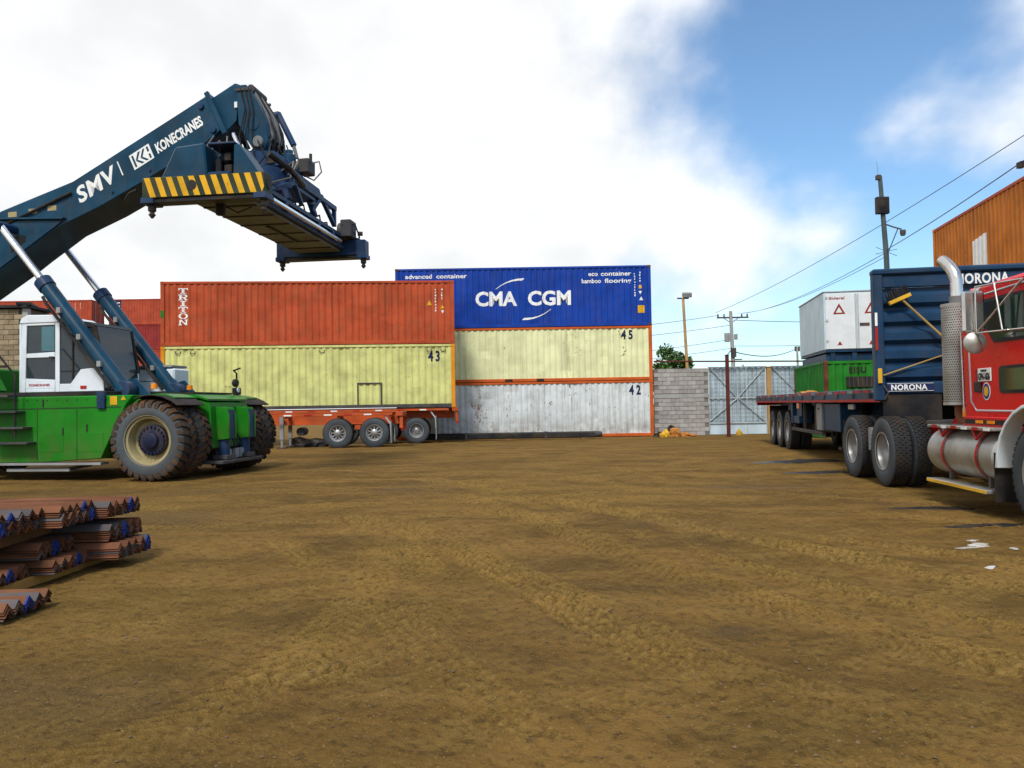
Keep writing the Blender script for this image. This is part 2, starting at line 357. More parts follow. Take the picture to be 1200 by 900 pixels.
def track(pts, w, pitch, depth, style, seed, strength=1.0):
    """a wheel track: smooth curve through pts, pressed into the dirt with its tread"""
    global Hh, tread_tone
    P = np.array(pts, float); t = np.linspace(0, 1, len(P)); tt = np.linspace(0, 1, 260)
    cx = np.polynomial.polynomial.polyfit(t, P[:, 0], min(3, len(P)-1)); cy = np.polynomial.polynomial.polyfit(t, P[:, 1], min(3, len(P)-1))
    qx = np.polynomial.polynomial.polyval(tt, cx); qy = np.polynomial.polynomial.polyval(tt, cy)
    sl = np.concatenate([[0], np.cumsum(np.hypot(np.diff(qx), np.diff(qy)))])
    bx = (X > qx.min()-w) & (X < qx.max()+w) & (Y > qy.min()-w) & (Y < qy.max()+w)
    idx = np.nonzero(bx); px, py = X[idx], Y[idx]
    best = np.full(px.shape, 9e9); s = np.zeros_like(px); lat = np.zeros_like(px)
    for i in range(len(tt)-1):
        dx, dy = qx[i+1]-qx[i], qy[i+1]-qy[i]; l2 = dx*dx+dy*dy
        a = np.clip(((px-qx[i])*dx+(py-qy[i])*dy)/l2, 0, 1)
        ex, ey = px-qx[i]-a*dx, py-qy[i]-a*dy; d = ex*ex+ey*ey; m = d < best
        best[m] = d[m]; s[m] = sl[i]+a[m]*math.sqrt(l2); lat[m] = ((dx*ey-dy*ex)/math.sqrt(l2))[m]
    hw = w/2; inside = 1-sstep(hw*0.82, hw, np.abs(lat))
    edge = np.exp(-((np.abs(lat)-hw*1.08)/(0.045))**2)
    pitch *= 1.25; ph = s/pitch
    if style == 'chev': q = np.sin(2*np.pi*(ph+np.abs(lat)*1.1/pitch)); g = sstep(-0.2, 0.5, q)
    elif style == 'block': g = sstep(-0.3, 0.4, np.sin(2*np.pi*ph+np.sign(np.sin(lat/w*6*np.pi))*1.2))*sstep(-0.6, 0.1, np.sin(lat/w*10*np.pi))
    else: g = sstep(-0.5, 0.5, np.sin(lat/w*10*np.pi))*(0.6+0.4*np.sin(2*np.pi*ph))
    fade = strength*np.clip(0.62+0.8*fbm(px, py, 0.8, 2, seed), 0, 1)*np.clip(1.25-py/26, 0.15, 1)
    Hh[idx] = Hh[idx]*(1-.55*fade*inside)+fade*(inside*(-depth*0.85+depth*1.9*g)+edge*depth*0.8)
    tread_tone[idx] = np.maximum(tread_tone[idx], fade*inside*(0.25+0.75*g))  # track tone: palest on raised tread, less pale in the grooves
track([(-3.4, 3.2), (-1.6, 3.9), (0.4, 4.0), (2.6, 3.4)], .5, .085, .014, 'chev', 121, 0.5)
track([(6.0, 6.2), (3.8, 7.6), (1.6, 10.6), (-.4, 15.0)], .34, .07, .018, 'block', 122, .9)
track([(4.6, 3.6), (2.9, 5.4), (1.3, 8.6), (-.6, 13.0)], .30, .07, .018, 'block', 123, .9)
track([(-1.8, 3.2), (-1.3, 4.4), (-1.2, 6.2), (-1.6, 9.0)], .45, .085, .016, 'chev', 124, .7)
track([(3.9, 3.0), (2.2, 5.0), (0.9, 8.0), (-1.2, 13.0)], .55, .085, .022, 'chev', 101)
track([(1.9, 2.6), (0.75, 4.6), (-0.2, 7.0), (-2.5, 11.0)], .50, .075, .020, 'block', 102)
track([(5.2, 4.4), (3.6, 6.3), (1.7, 9.6), (-1.5, 15.0)], .60, .09, .020, 'chev', 103)
track([(4.4, 5.6), (2.7, 7.6), (0.6, 11.5), (-4.0, 18.0)], .30, .06, .015, 'block', 104)
track([(-0.9, 4.6), (-0.6, 5.6), (-0.9, 7.2), (-1.9, 9.8)], .50, .08, .020, 'chev', 105, 0.9)
track([(0.1, 3.3), (-0.4, 4.4), (-1.1, 5.8), (-2.3, 8.0)], .42, .07, .016, 'block', 106, 0.7)
track([(7.0, 9.5), (4.5, 12.0), (2.5, 16.0), (2.0, 28.0)], .32, .06, .018, 'block', 107)
track([(5.8, 8.2), (3.6, 11.0), (1.4, 15.0), (0.2, 28.0)], .32, .06, .018, 'rib', 108)
track([(-7.0, 12.0), (-3.0, 11.4), (1.5, 12.4), (6.0, 16.5)], .55, .09, .018, 'chev', 109, 0.7)
track([(-7.0, 14.6), (-3.0, 13.8), (1.5, 15.4), (5.0, 20.5)], .55, .09, .018, 'chev', 110, 0.7)
track([(-4.2, 4.6), (-2.9, 5.1), (-1.5, 6.6), (-0.3, 9.5)], .30, .06, .012, 'rib', 111, 0.6)
track([(1.2, 3.0), (1.6, 4.0), (2.6, 5.2), (4.6, 6.8)], .45, .08, .014, 'chev', 112, 0.6)
track([(2.6, 2.4), (1.35, 4.1), (0.35, 6.2), (-1.4, 10.0)], .26, .05, .014, 'rib', 113, 0.8)
track([(-9, 10.2), (-5.0, 9.6), (-1.0, 10.2), (3.5, 13.0)], .4, .08, .016, 'block', 114, 0.6)
Z = Hh+base_drop(Y)
ny, nx = X.shape
co = np.stack([X, Y, Z], -1).reshape(-1, 3)
i = np.arange(ny*nx).reshape(ny, nx)
quads = np.stack([i[:-1, :-1], i[:-1, 1:], i[1:, 1:], i[1:, :-1]], -1).reshape(-1, 4)
me = bpy.data.meshes.new('ground')
me.vertices.add(len(co)); me.vertices.foreach_set('co', co.ravel())
me.loops.add(quads.size); me.loops.foreach_set('vertex_index', quads.ravel())
me.polygons.add(len(quads)); me.polygons.foreach_set('loop_start', np.arange(0, quads.size, 4)); me.polygons.foreach_set('loop_total', np.full(len(quads), 4))
me.polygons.foreach_set('use_smooth', np.ones(len(quads), bool)); me.update(calc_edges=True)
at = me.attributes.new('tread_tone', 'FLOAT', 'POINT'); at.data.foreach_set('value', tread_tone.ravel())
at = me.attributes.new('damp', 'FLOAT', 'POINT'); at.data.foreach_set('value', wet.ravel())
gm = bpy.data.materials.new('yard_dirt'); gm.use_nodes = True; t = gm.node_tree; b = t.nodes['Principled BSDF']
tcg = N(t, 'ShaderNodeTexCoord'); Pg = tcg.outputs['Object']
def gn(s, d=5, r=0.6, dist=0.0, sx=1, sy=1):
    n = N(t, 'ShaderNodeTexNoise', Scale=s, Detail=float(d), Roughness=r, Distortion=dist)
    mp = N(t, 'ShaderNodeMapping'); mp.inputs['Scale'].default_value = (sx, sy, 1); mp.inputs['Rotation'].default_value = (0, 0, R(28))
    t.links.new(Pg, mp.inputs[0]); t.links.new(mp.outputs[0], n.inputs['Vector']); return n.outputs[0]
ad = N(t, 'ShaderNodeAttribute', attribute_name='tread_tone').outputs['Fac']; aw = N(t, 'ShaderNodeAttribute', attribute_name='damp').outputs['Fac']
c = mixc(t, ramp(t, gn(0.55, 7, 0.62, 0.6, 1, 2.2), 0.34, 0.66), (0.105, 0.060, 0.0145), (0.222, 0.125, 0.032))
c = mixc(t, math_node(t, 'MULTIPLY', ramp(t, gn(0.22, 5, 0.6, 0.4), 0.45, 0.7), 0.55), c, (0.176, 0.110, 0.025))
c = mixc(t, math_node(t, 'MULTIPLY', ramp(t, gn(3.2, 6, 0.7), 0.42, 0.72), 0.5), c, (0.262, 0.166, 0.048))
c = mixc(t, math_node(t, 'MULTIPLY', ramp(t, aw, 0.1, 0.8), 0.4), c, (0.080, 0.046, 0.017))
c = mixc(t, math_node(t, 'MULTIPLY', ad, 0.6), c, (0.345, 0.222, 0.064))
c = mixc(t, math_node(t, 'MULTIPLY', ramp(t, gn(13, 7, 0.78), 0.46, 0.66), 0.72), c, (0.058, 0.034, 0.009))
c = mixc(t, math_node(t, 'MULTIPLY', ramp(t, gn(55, 3, 0.65), 0.60, 0.70), 0.55), c, (0.36, 0.25, 0.10))
t.links.new(c, b.inputs['Base Color'])
t.links.new(ramp(t, aw, 0.2, 0.9, 0.95, 0.72), b.inputs['Roughness']); b.inputs['Specular IOR Level'].default_value = 0.12
bp = N(t, 'ShaderNodeBump', Strength=1.0, Distance=0.028); t.links.new(math_node(t, 'ADD', gn(38, 6, 0.7), math_node(t, 'MULTIPLY', gn(9, 5, 0.65), 1.6)), bp.inputs['Height'])
t.links.new(bp.outputs[0], b.inputs['Normal'])
gobj = link('ground', me, gm); gobj['kind'] = 'structure'
def ground_z(x, y):
    j = int(np.clip(np.searchsorted(xx, x), 1, nx-1)); k = int(np.clip(np.searchsorted(yy, y), 1, ny-1)); return float(Z[k, j])
# loose stones on the dirt
m = MB()
for k in range(2600):
    y = 2.6+abs(random.gauss(0, 1))*4.2; x = random.uniform(-0.72, 0.72)*(y+0.6); r = random.choice((.003, .004, .005, .006, .008, .009, .011))*random.uniform(.7, 1.2)
    z = ground_z(x, y); vs = []
    for (a, bb, cc_) in ((1, 0, 0), (0, 1, 0), (-1, 0, 0), (0, -1, 0), (0, 0, 1), (0, 0, -1)):
        vs.append((x+a*r*random.uniform(.7, 1.4), y+bb*r*random.uniform(.7, 1.4), z+r*0.25+cc_*r*random.uniform(.5, .9)))
    m.add(vs, [(0, 1, 4), (1, 2, 4), (2, 3, 4), (3, 0, 4), (1, 0, 5), (2, 1, 5), (3, 2, 5), (0, 3, 5)])
o = m.build('gravel', 'stone', smooth=0, fixn=False); tag(o, 'small loose stones scattered over the brown dirt yard', 'gravel', kind='stuff')
def splat(name, cx, cy, rx, ry, mat, seed, parent=None, up=0.006, lobes=0.35, n=40, rz=0):
    r = random.Random(seed); ph = [(r.uniform(0, 6.28), r.uniform(.3, 1)*lobes/(k+1)) for k in range(6)]
    m = MB(); vs = [(0, 0, ground_z(cx, cy)+up+.006)]
    for k in range(2*n):
        a = 2*math.pi*(k % n)/n; q = 1+sum(p[1]*math.sin((j+2)*a+p[0]) for j, p in enumerate(ph))
        q *= 0.55 if k < n else 1.0
        x, y = rx*q*math.cos(a), ry*q*math.sin(a); x, y = x*math.cos(rz)-y*math.sin(rz), x*math.sin(rz)+y*math.cos(rz)
        vs.append((x, y, ground_z(cx+x, cy+y)+(up if k < n else 0.001)))
    fs = [(0, 1+k, 1+(k+1) % n) for k in range(n)]+[(1+k, 1+n+k, 1+n+(k+1) % n, 1+(k+1) % n) for k in range(n)]
    m.add(vs, fs); o = m.build(name, mat, parent); o.location = (cx, cy, 0); return o
M['oil'] = paint('oil_soaked_dirt', (0.020, 0.020, 0.023), 0.30, 0.4, dirt=0.35, dirtcol=(0.06, 0.04, 0.018), bump=0.15)
M['lime'] = paint('white_spill', (0.42, 0.43, 0.43), 0.8, 0.25, dirt=0.7, dirtcol=(0.22, 0.16, 0.08))
for nm, cx, cy, rx, ry, rz_, mt, sd, lb in (
    ('puddle', 6.75, 18.2, 0.85, 0.55, 0.1, 'oil', 1, None), ('puddle', 8.3, 18.2, 0.9, 0.26, 0.0, 'oil', 2, None),
    ('puddle', 5.3, 8.85, 0.42, 0.12, 0.1, 'oil', 3, None), ('puddle', 6.2, 15.6, 0.8, 0.2, 0.2, 'oil', 5, None),
    ('puddle', 5.62, 10.4, 0.5, 0.16, 0.0, 'oil', 7, None)):
    o = splat(nm, cx, cy, rx, ry, mt, sd, rz=rz_); o['kind'] = 'structure'
sp_ = thing('white_spill', 'white powder spilled in patches on the dirt beside the red truck wheel', 'spill', (0, 0, 0))
sp_.location = (4.62, 7.6, 0)
for k, (cx, cy, rx, ry) in enumerate(((4.62, 7.72, .11, .08), (4.45, 7.62, .08, .04), (4.70, 7.98, .06, .04), (4.12, 6.75, .06, .04), (4.82, 7.5, .04, .025))):
    o = splat('patch', cx, cy, rx, ry, 'lime', 20+k, sp_, lobes=.6); o.location = (cx-4.62, cy-7.6, 0)

# ---------------------------------------------------------------- wheels (axle along y, outer face towards -y)
def big_tyre():
    m = MB(); Rr, w = 0.80, 0.25
    m.lathe([(.50, -w*.86), (.53, -w*.98), (.62, -w*1.02), (.72, -w*.98), (.785, -w*.86), (Rr, -w*.55), (Rr, w*.55), (.785, w*.86), (.72, w*.98), (.60, w*1.02), (.50, w*.86)], 48)
    t_ = m.mesh('tyre_big', smooth=50); g = MB(); n = 30
    for k in range(n):
        for sd in (-1, 1):
            a0 = 2*math.pi*(k+(0.5 if sd > 0 else 0))/n; da = 2*math.pi/n*0.30; sk = 2*math.pi/n*0.55
            for (ya, yb, ra, rb, s0, s1) in ((0.01, w*.6, .852, .852, 0, .5), (w*.6, w*.97, .852, .815, .5, .8), (w*.97, w*1.05, .815, .765, .8, .85)):
                vs = []
                for (yq, rt, sk_) in ((ya, ra, s0), (yb, rb, s1)):
                    for a in (a0-da+sk*sk_, a0+da+sk*sk_):
                        for rr in (rt-.075, rt): vs.append((rr*math.cos(a), sd*yq, rr*math.sin(a)))
                g.add(vs, [(1, 3, 7, 5), (0, 1, 5, 4), (2, 6, 7, 3), (0, 2, 3, 1), (4, 5, 7, 6)])
    tr = g.mesh('tread_big', smooth=0)
    r = MB(); r.lathe([(.51, -.235), (.545, -.24), (.55, -.225), (.50, -.20), (.455, -.19), (.43, -.10), (.42, 0.0), (.36, .02), (.30, .02)], 40)
    rm = r.mesh('rim_big', smooth=40)
    h = MB(); h.lathe([(.32, .01), (.32, -.06), (.25, -.09), (.17, -.10), (.16, -.16), (.10, -.19), (0.001, -.19)], 32)
    for k in range(20):
        a = 2*math.pi*k/20; h.cyl((.275*math.cos(a), -.05, .275*math.sin(a)), (.275*math.cos(a), -.125, .275*math.sin(a)), .02, n=6)
    hb = h.mesh('hub_big', smooth=30)
    for me_, mt in ((t_, 'wall'), (tr, 'lug'), (rm, 'creamrim'), (hb, 'hub')): me_.materials.append(M[mt])
    return [('tread', tr), ('rim', rm), ('hub', hb)], t_
def road_tyre(lugged):
    Rr, w = 0.545, 0.14
    m = MB(); m.lathe([(.295, -w*.85), (.31, -w*.95), (.40, -w*1.04), (.47, -w*1.0), (.525, -w*.9), (Rr, -w*.78), (Rr, -w*.32), (.532, -w*.30), (.532, -w*.22), (Rr, -w*.20), (Rr, w*.2), (.532, w*.22), (.532, w*.3), (Rr, w*.32), (Rr, w*.78), (.525, w*.9), (.47, w*1.0), (.40, w*1.04), (.295, w*.85)], 44)
    t_ = m.mesh('tyre_road', smooth=40); g = MB(); n = 44
    for row in range(5):
        y0 = -w*.86+row*w*.352
        for k in range(n):
            a = 2*math.pi*(k+.5*(row % 2))/n; da = 2*math.pi/n*.36; vs = []
            for yq in (y0, y0+w*.29):
                for aa in (a-da, a+da):
                    for rr in (Rr-.01, Rr+.017): vs.append((rr*math.cos(aa), yq, rr*math.sin(aa)))
            g.add(vs, [(1, 3, 7, 5), (0, 1, 5, 4), (2, 6, 7, 3), (0, 2, 3, 1), (4, 5, 7, 6)])
    tr = g.mesh('tread_road', smooth=0); tr.materials.append(M['rubber']); t_.materials.append(M['roadwall'])
    return t_, tr
BIGP, BIGT = big_tyre()
RT, RTR = road_tyre(True)
r = MB(); r.lathe([(.285, -.135), (.31, -.14), (.312, -.125), (.285, -.11), (.265, -.05), (.255, .05), (.22, .085), (.13, .09), (.13, .02), (.09, -.01), (.001, -.012)], 36)
for k in range(10):
    a = 2*math.pi*k/10; r.cyl((.18*math.cos(a), .09, .18*math.sin(a)), (.18*math.cos(a), .05, .18*math.sin(a)), .018, n=6)
RIM_DISH = r.mesh('rim_dish', smooth=40); RIM_DISH.materials.append(M['steelrim'])
r = MB(); r.lathe([(.285, -.135), (.31, -.14), (.312, -.125), (.285, -.11), (.275, -.06), (.25, -.05), (.21, -.09), (.15, -.115), (.13, -.12), (.125, -.17), (.08, -.20), (.001, -.205)], 36)
for k in range(10):
    a = 2*math.pi*k/10; r.cyl((.175*math.cos(a), -.10, .175*math.sin(a)), (.175*math.cos(a), -.145, .175*math.sin(a)), .019, n=6)
RIM_FRONT = r.mesh('rim_front', smooth=40); RIM_FRONT.materials.append(M['steelrim'])
r = MB()
r.lathe([(.285, -.135), (.31, -.14), (.312, -.125), (.285, -.11), (.27, -.05), (.235, -.045)], 36)
for k in range(10):
    a = 2*math.pi*k/10; r.prism([(.10*math.cos(a-.2), .10*math.sin(a-.2)), (.25*math.cos(a-.12), .25*math.sin(a-.12)), (.25*math.cos(a+.12), .25*math.sin(a+.12)), (.10*math.cos(a+.2), .10*math.sin(a+.2))], -.045, -.075)
r.lathe([(.135, -.04), (.13, -.10), (.09, -.13), (.001, -.135)], 24)
RIM_SPOKE = r.mesh('rim_spoke', smooth=40); RIM_SPOKE.materials.append(M['steelrim'])
def big_wheel(parent, x, y, out):
    """out = -1: the dished face looks to -y"""
    o = link('tyre', BIGT, None, parent, (x, y, .852), (0, random.uniform(0, 6), 0 if out < 0 else math.pi))
    for nm, me_ in BIGP: link(nm, me_, None, o)
    return o
def road_wheel(parent, x, y, out, rim, along='x', zc=.56, sc_=1.0):
    rz = {('x', -1): -math.pi/2, ('x', 1): math.pi/2, ('y', -1): 0, ('y', 1): math.pi}[(along, out)]
    o = link('tyre', RT, None, parent, (x, y, zc), None)
    o.rotation_mode = 'ZYX'; o.rotation_euler = (0, random.uniform(0, 6), rz)
    o.rotation_mode = 'XYZ'; o.rotation_euler = (Matrix.Rotation(rz, 3, 'Z') @ Matrix.Rotation(random.uniform(0, 6), 3, 'Y')).to_euler()
    o.scale = (sc_,)*3
    link('tread', RTR, None, o); link('rim', rim, None, o); return o

# ---------------------------------------------------------------- containers
PITCH, DEEP = .278, .036
def prof(x, d=DEEP):
    t_ = (x/PITCH) % 1.0
    return 0 if t_ < .27 else d*(t_-.27)/.23 if t_ < .5 else d if t_ < .77 else d*(1-(t_-.77)/.23)
def breaks(x0, x1):
    o = [x0]; k = math.floor(x0/PITCH)-1
    while True:
        for t_ in (0, .27, .5, .77):
            x = (k+t_)*PITCH
            if x >= x1-1e-4: return o+[x1]
            if x > x0+1e-4: o.append(x)
        k += 1
def make_dents(L, H, n, amp, seed):
    r = random.Random(seed)
    return [(r.uniform(-L/2, L/2), r.uniform(0, H), r.uniform(.1, .35), r.uniform(.1, .4), r.uniform(-.2, 1)*amp) for _ in range(n)]
def dent(D, x, z):
    return sum(a*math.exp(-((x-cx)/sx)**2-((z-cz)/sz)**2) for cx, cz, sx, sz, a in D)
def corr_sheet(x0, x1, z0, z1, rows, D=(), d=DEEP):
    xs = breaks(x0, x1); vs = []; fs = []; n = len(xs)
    for k in range(rows+1):
        z = z0+(z1-z0)*k/rows
        vs += [(x, prof(x, d)+dent(D, x, z), z) for x in xs]
    fs = [(k*n+j, k*n+j+1, (k+1)*n+j+1, (k+1)*n+j) for k in range(rows) for j in range(n-1)]
    return vs, fs
def corr_decal(name, vs, fs, x, z, mat, parent, yface, D=(), th=.010):
    """painted mark following the corrugations of the -y side"""
    bm = bmesh.new(); vv = [bm.verts.new((a+x, 0, b_+z)) for a, b_ in vs]
    for f in fs:
        try: bm.faces.new([vv[i] for i in f])
        except ValueError: pass
    bmesh.ops.triangulate(bm, faces=bm.faces)
    x0 = min(v.co.x for v in bm.verts); x1 = max(v.co.x for v in bm.verts)
    for xb in breaks(x0, x1)[1:-1]:
        bmesh.ops.bisect_plane(bm, geom=bm.verts[:]+bm.edges[:]+bm.faces[:], plane_co=(xb, 0, 0), plane_no=(1, 0, 0))
    for v in bm.verts: v.co.y = yface+prof(v.co.x)+dent(D, v.co.x, v.co.z)-th
    me_ = bpy.data.meshes.new(name); bm.to_mesh(me_); bm.free()
    return link(name, me_, mat, parent)
def rect(w, h): return [(0, 0), (w, 0), (w, h), (0, h)], [(0, 1, 2, 3)]
def tri(w): return [(0, 0), (w, 0), (w/2, w*.87)], [(0, 1, 2)]
def container(label, loc, rz, L, H, mat, post, rail, group=None, cat='container', dents=8, amp=.03, seed=1, castmat=None, railb=None, ends=True, rows=7):
    W = 2.44; c_ = thing('shipping_container', label, cat, loc, rz, group); D = make_dents(L-(3.2 if dents < 12 else .6), H, dents, amp, seed)
    hx, hy = L/2, W/2
    zb, zt = .16, H-.10
    for side in (-1, 1):
        m = MB(); vs, fs = corr_sheet(-hx+.13, hx-.13, zb, zt, rows, D if side < 0 else ())
        m.add([(x, side*(hy-.02-y), z) for x, y, z in vs], fs); m.build('side_panel', mat, c_, smooth=0, fixn=False)
        MB().box(-hx+.16, hx-.16, side*hy-.0 if side < 0 else hy-.08, -hy+.08 if side < 0 else hy, H-.10, H-.004).build('top_rail', rail, c_, bevel=.008)
        rb = MB(); rb.box(-hx+.16, hx-.16, -hy+.004 if side < 0 else hy-.09, -hy+.09 if side < 0 else hy-.004, .02, .16); rb.build('bottom_rail', railb or rail, c_, bevel=.008)
    for sx in (-1, 1):
        for sy in (-1, 1):
            MB().box(sx*hx-.16 if sx > 0 else -hx, hx if sx > 0 else -hx+.16, sy*hy-.15 if sy > 0 else -hy, hy if sy > 0 else -hy+.15, .118, H-.118).build('corner_post', post, c_, bevel=.012)
            for z0 in (0, H-.118):
                MB().box(sx*(hx-.085)-.09, sx*(hx-.085)+.09, sy*(hy-.076)-.082, sy*(hy-.076)+.082, z0, z0+.118).build('corner_casting', castmat or post, c_, bevel=.01)
    if ends:
        m = MB(); vs, fs = corr_sheet(-hy+.15, hy-.15, .16, H-.1, 3)
        m.add([(-hx+.03+y, x, z) for x, y, z in vs], fs); m.build('end_panel', mat, c_, smooth=0, fixn=False)
        for s in (-1, 1):
            m = MB(); m.box(hx-.09, hx-.04, min(s*.01, s*(hy-.155)), max(s*.01, s*(hy-.155)), .17, H-.13)
            dr = m.build('door', mat, c_, bevel=.006)
            MB().cyl((hx-.015, s*.45, .18), (hx-.015, s*.45, H-.14), .018, n=8).build('lock_rod', 'frame', dr)
        for sx in (-1, 1):
            MB().box(sx*(hx-.09)-.08, sx*(hx-.09)+.08, -hy+.16, hy-.16, H-.115, H-.006).build('end_rail', rail, c_)
            MB().box(sx*(hx-.09)-.08, sx*(hx-.09)+.08, -hy+.16, hy-.16, .01, .14).build('end_rail', rail, c_)
    MB().box(-hx+.12, hx-.12, -hy+.09, hy-.09, H-.05, H-.02).build('roof_panel', mat, c_)
    MB().box(-hx+.12, hx-.12, -hy+.10, hy-.10, .06, .14).build('floor_panel', 'dgrey', c_)
    return c_, D, -hy+.02
def slab_letter(ch, w, h, t=.24):
    """slab-serif capital from flat bars; t = stroke as a share of the width"""
    b_ = []; s = t*w; q = .13*h
    def bar(x0, y0, x1, y1): b_.append([(x0, y0), (x1, y0), (x1, y1), (x0, y1)])
    if ch == 'T': bar((w-s)/2, 0, (w+s)/2, h-q); bar(0, h-q, w, h); bar(0, h-2.4*q, s*.45, h-q); bar(w-s*.45, h-2.4*q, w, h-q); bar(w*.22, 0, w*.78, q*.8)
    if ch == 'I': bar((w-s)/2, q, (w+s)/2, h-q); bar(w*.2, 0, w*.8, q); bar(w*.2, h-q, w*.8, h)
    if ch == 'N':
        bar(w*.1, q, w*.1+s*.7, h); bar(w*.9-s*.7, 0, w*.9, h-q); b_.append([(w*.1, h), (w*.9-s*.7, 0), (w*.9, 0), (w*.1+s*.9, h)])
        bar(0, 0, w*.36, q); bar(w*.64, h-q, w, h)
    if ch == 'R':
        bar(w*.12, 0, w*.12+s, h); bar(0, 0, w*.45, q); bar(0, h-q, w*.7, h); bar(w*.3, h*.44, w*.7, h*.44+q)
        b_.append([(w*.7, h), (w*.7, h-q), (w*.72, h*.44+q), (w*.7, h*.44), (w*.92, h*.56), (w*.92, h*.86)]); b_.append([(w*.42, h*.44), (w*.64, h*.44), (w, 0), (w*.74, 0)])
    if ch == 'O':
        n = 14
        for k in range(n):
            a, c = 2*math.pi*k/n, 2*math.pi*(k+1)/n
            b_.append([(w/2+w/2*math.cos(a), h/2+h/2*math.sin(a)), (w/2+w/2*math.cos(c), h/2+h/2*math.sin(c)), (w/2+(w/2-s)*math.cos(c), h/2+(h/2-q)*math.sin(c)), (w/2+(w/2-s)*math.cos(a), h/2+(h/2-q)*math.sin(a))])
    vs = []; fs = []
    for p in b_: fs.append(tuple(range(len(vs), len(vs)+len(p)))); vs += p
    return vs, fs
def small_marks(c_, yf, D, x, z, n, colr='white'):
    """thin column of tiny code lettering"""
    for k in range(n):
        w, h = random.choice((.035, .05, .06)), random.uniform(.05, .09)
        corr_decal('mark', *rect(w, h), x+random.uniform(-.01, .01), z-k*.13, colr, c_, yf, D)
ROWB_Y = 36.7+1.22
# stack with 42, 45 and the blue box
c42, D42, yf = container('weathered white container numbered 42 at the bottom of the blue topped stack', (.605, ROWB_Y, -.12), 0, 12.19, 2.66, 'grey', 'orail', 'orail', dents=50, amp=.06, seed=4)
vs, fs = fitted('42', .56, .42, .035, sp=1.5); corr_decal('number', vs, fs, 4.95, 2.0, 'navy', c42, yf, D42)
c45, D45, yf = container('pale cream container numbered 45 sandwiched between blue and white containers', (.605, ROWB_Y, 2.544), 0, 12.19, 2.59, 'pale', 'orail', 'orail', dents=34, amp=.05, seed=5)
vs, fs = fitted('45', .56, .40, .035, sp=1.5); corr_decal('number', vs, fs, 4.62, 1.98, 'navy', c45, yf, D45)
for x in (-.75, .75): MB().box(x-.18, x+.18, -1.225, -1.10, .035, .145).build('fork_pocket', 'black', c45)
cb_, Db, yf = container('blue container with large white lettering on top of its stack', (.605, ROWB_Y, 5.138), 0, 12.19, 2.896, 'blue', 'blue', 'blue', dents=0, amp=.0, seed=6, castmat='rustbar')
vs, fs = fitted('CMA', 1.98, .64, .035); corr_decal('lettering', vs, fs, -2.28, 1.08, 'white', cb_, yf, Db)
vs, fs = fitted('CGM', 2.05, .64, .035); corr_decal('lettering', vs, fs, .22, 1.08, 'white', cb_, yf, Db)
for s, ox, oz in ((1, -1.32, 1.86), (-1, 1.32, .86)):
    up = []; lo = []
    for k in range(13):
        t_ = k/12; x = t_*1.36; z = .50*(1-(1-t_)**2.2); th_ = .012+.105*t_**1.2*(1 if t_ < .93 else (1-t_)/.07*.8+.2)
        up.append((s*x, s*z)); lo.append((s*(x+.02), s*(z-th_)))
    vs = up+lo; fs = [(k, k+1, 13+k+1, 13+k) for k in range(12)]
    corr_decal('swoosh', vs, fs, ox, oz, 'white', cb_, yf, Db)
for txt, x, z, w in (('eco container', 3.12, 2.42, 2.05), ('bamboo flooring', 2.80, 2.08, 2.37), ('advanced container', -5.62, 2.42, 2.95)):
    a_, b2 = txt.split(); k_ = len(a_)/(len(txt)); wa, wb_ = w*(k_-.01), w*(1-k_-.06)
    vs, fs = fitted(a_, wa, .20, .02); corr_decal('lettering', vs, fs, x, z, 'white', cb_, yf, Db)
    vs, fs = fitted(b2, wb_, .20, .02); corr_decal('lettering', vs, fs, x+w-wb_, z, 'white', cb_, yf, Db)
small_marks(cb_, yf, Db, 5.30, 2.45, 9); small_marks(cb_, yf, Db, 5.55, 2.5, 4)
corr_decal('sticker', *rect(.32, .36), 5.45, .62, 'yellow', cb_, yf, Db); corr_decal('sticker', *tri(.2), 5.52, 1.22, 'white', cb_, yf, Db); corr_decal('sticker', *rect(.13, .17), 5.52, 1.78, 'yellow', cb_, yf, Db)
corr_decal('sticker', [(0, .16), (.16, .16), (.08, 0)], [(0, 2, 1)], 5.5, 1.5, 'white', cb_, yf, Db)
# stack on the chassis: 43 below the red one
YA = R(4.5)
mx, my = -2.42-6.095*math.cos(YA)-1.22*math.sin(YA), 33.0-6.095*math.sin(YA)+1.22*math.cos(YA)
c43, D43, yf = container('yellow cream container numbered 43 under the red lettered container', (mx, my, 1.42), YA, 12.19, 2.70, 'cream', 'yrail', 'cream', dents=40, amp=.05, seed=8, railb='dgrey')
vs, fs = fitted('43', .50, .42, .035, sp=1.4); corr_decal('number', vs, fs, 4.95, 1.98, 'navy', c43, yf, D43)
m = MB()
for a in ((1.95, 2.99, 1.03, 1.09), (1.95, 2.01, .17, 1.03), (2.93, 2.99, .17, 1.03)): m.box(a[0], a[1], -1.225, -1.19, a[2], a[3])
m.build('hatch_frame', 'dgrey', c43)
for x in (-5.4, -4.8, .5, 5.0, 5.6):
    MB().tube([(x-.1, -1.205, 2.5), (x-.09, -1.225, 2.4), (x+.09, -1.225, 2.4), (x+.1, -1.205, 2.5)], .018, 6).build('lashing_ring', 'dgrey', c43)
ct, Dt, yf = container('red oxide container with TRITON in white letters, topmost of its stack', (mx, my, 4.124), YA, 12.19, 2.72, 'triton', 'triton', 'triton', dents=11, amp=.03, seed=9)
for k, ch in enumerate('TRITON'):
    vs, fs = slab_letter(ch, .40, .235); corr_decal('letter', vs, fs, -5.38, 2.20-k*.262, 'white', ct, yf, Dt)
small_marks(ct, yf, Dt, 5.28, 2.30, 8); small_marks(ct, yf, Dt, 5.55, 2.3, 4)
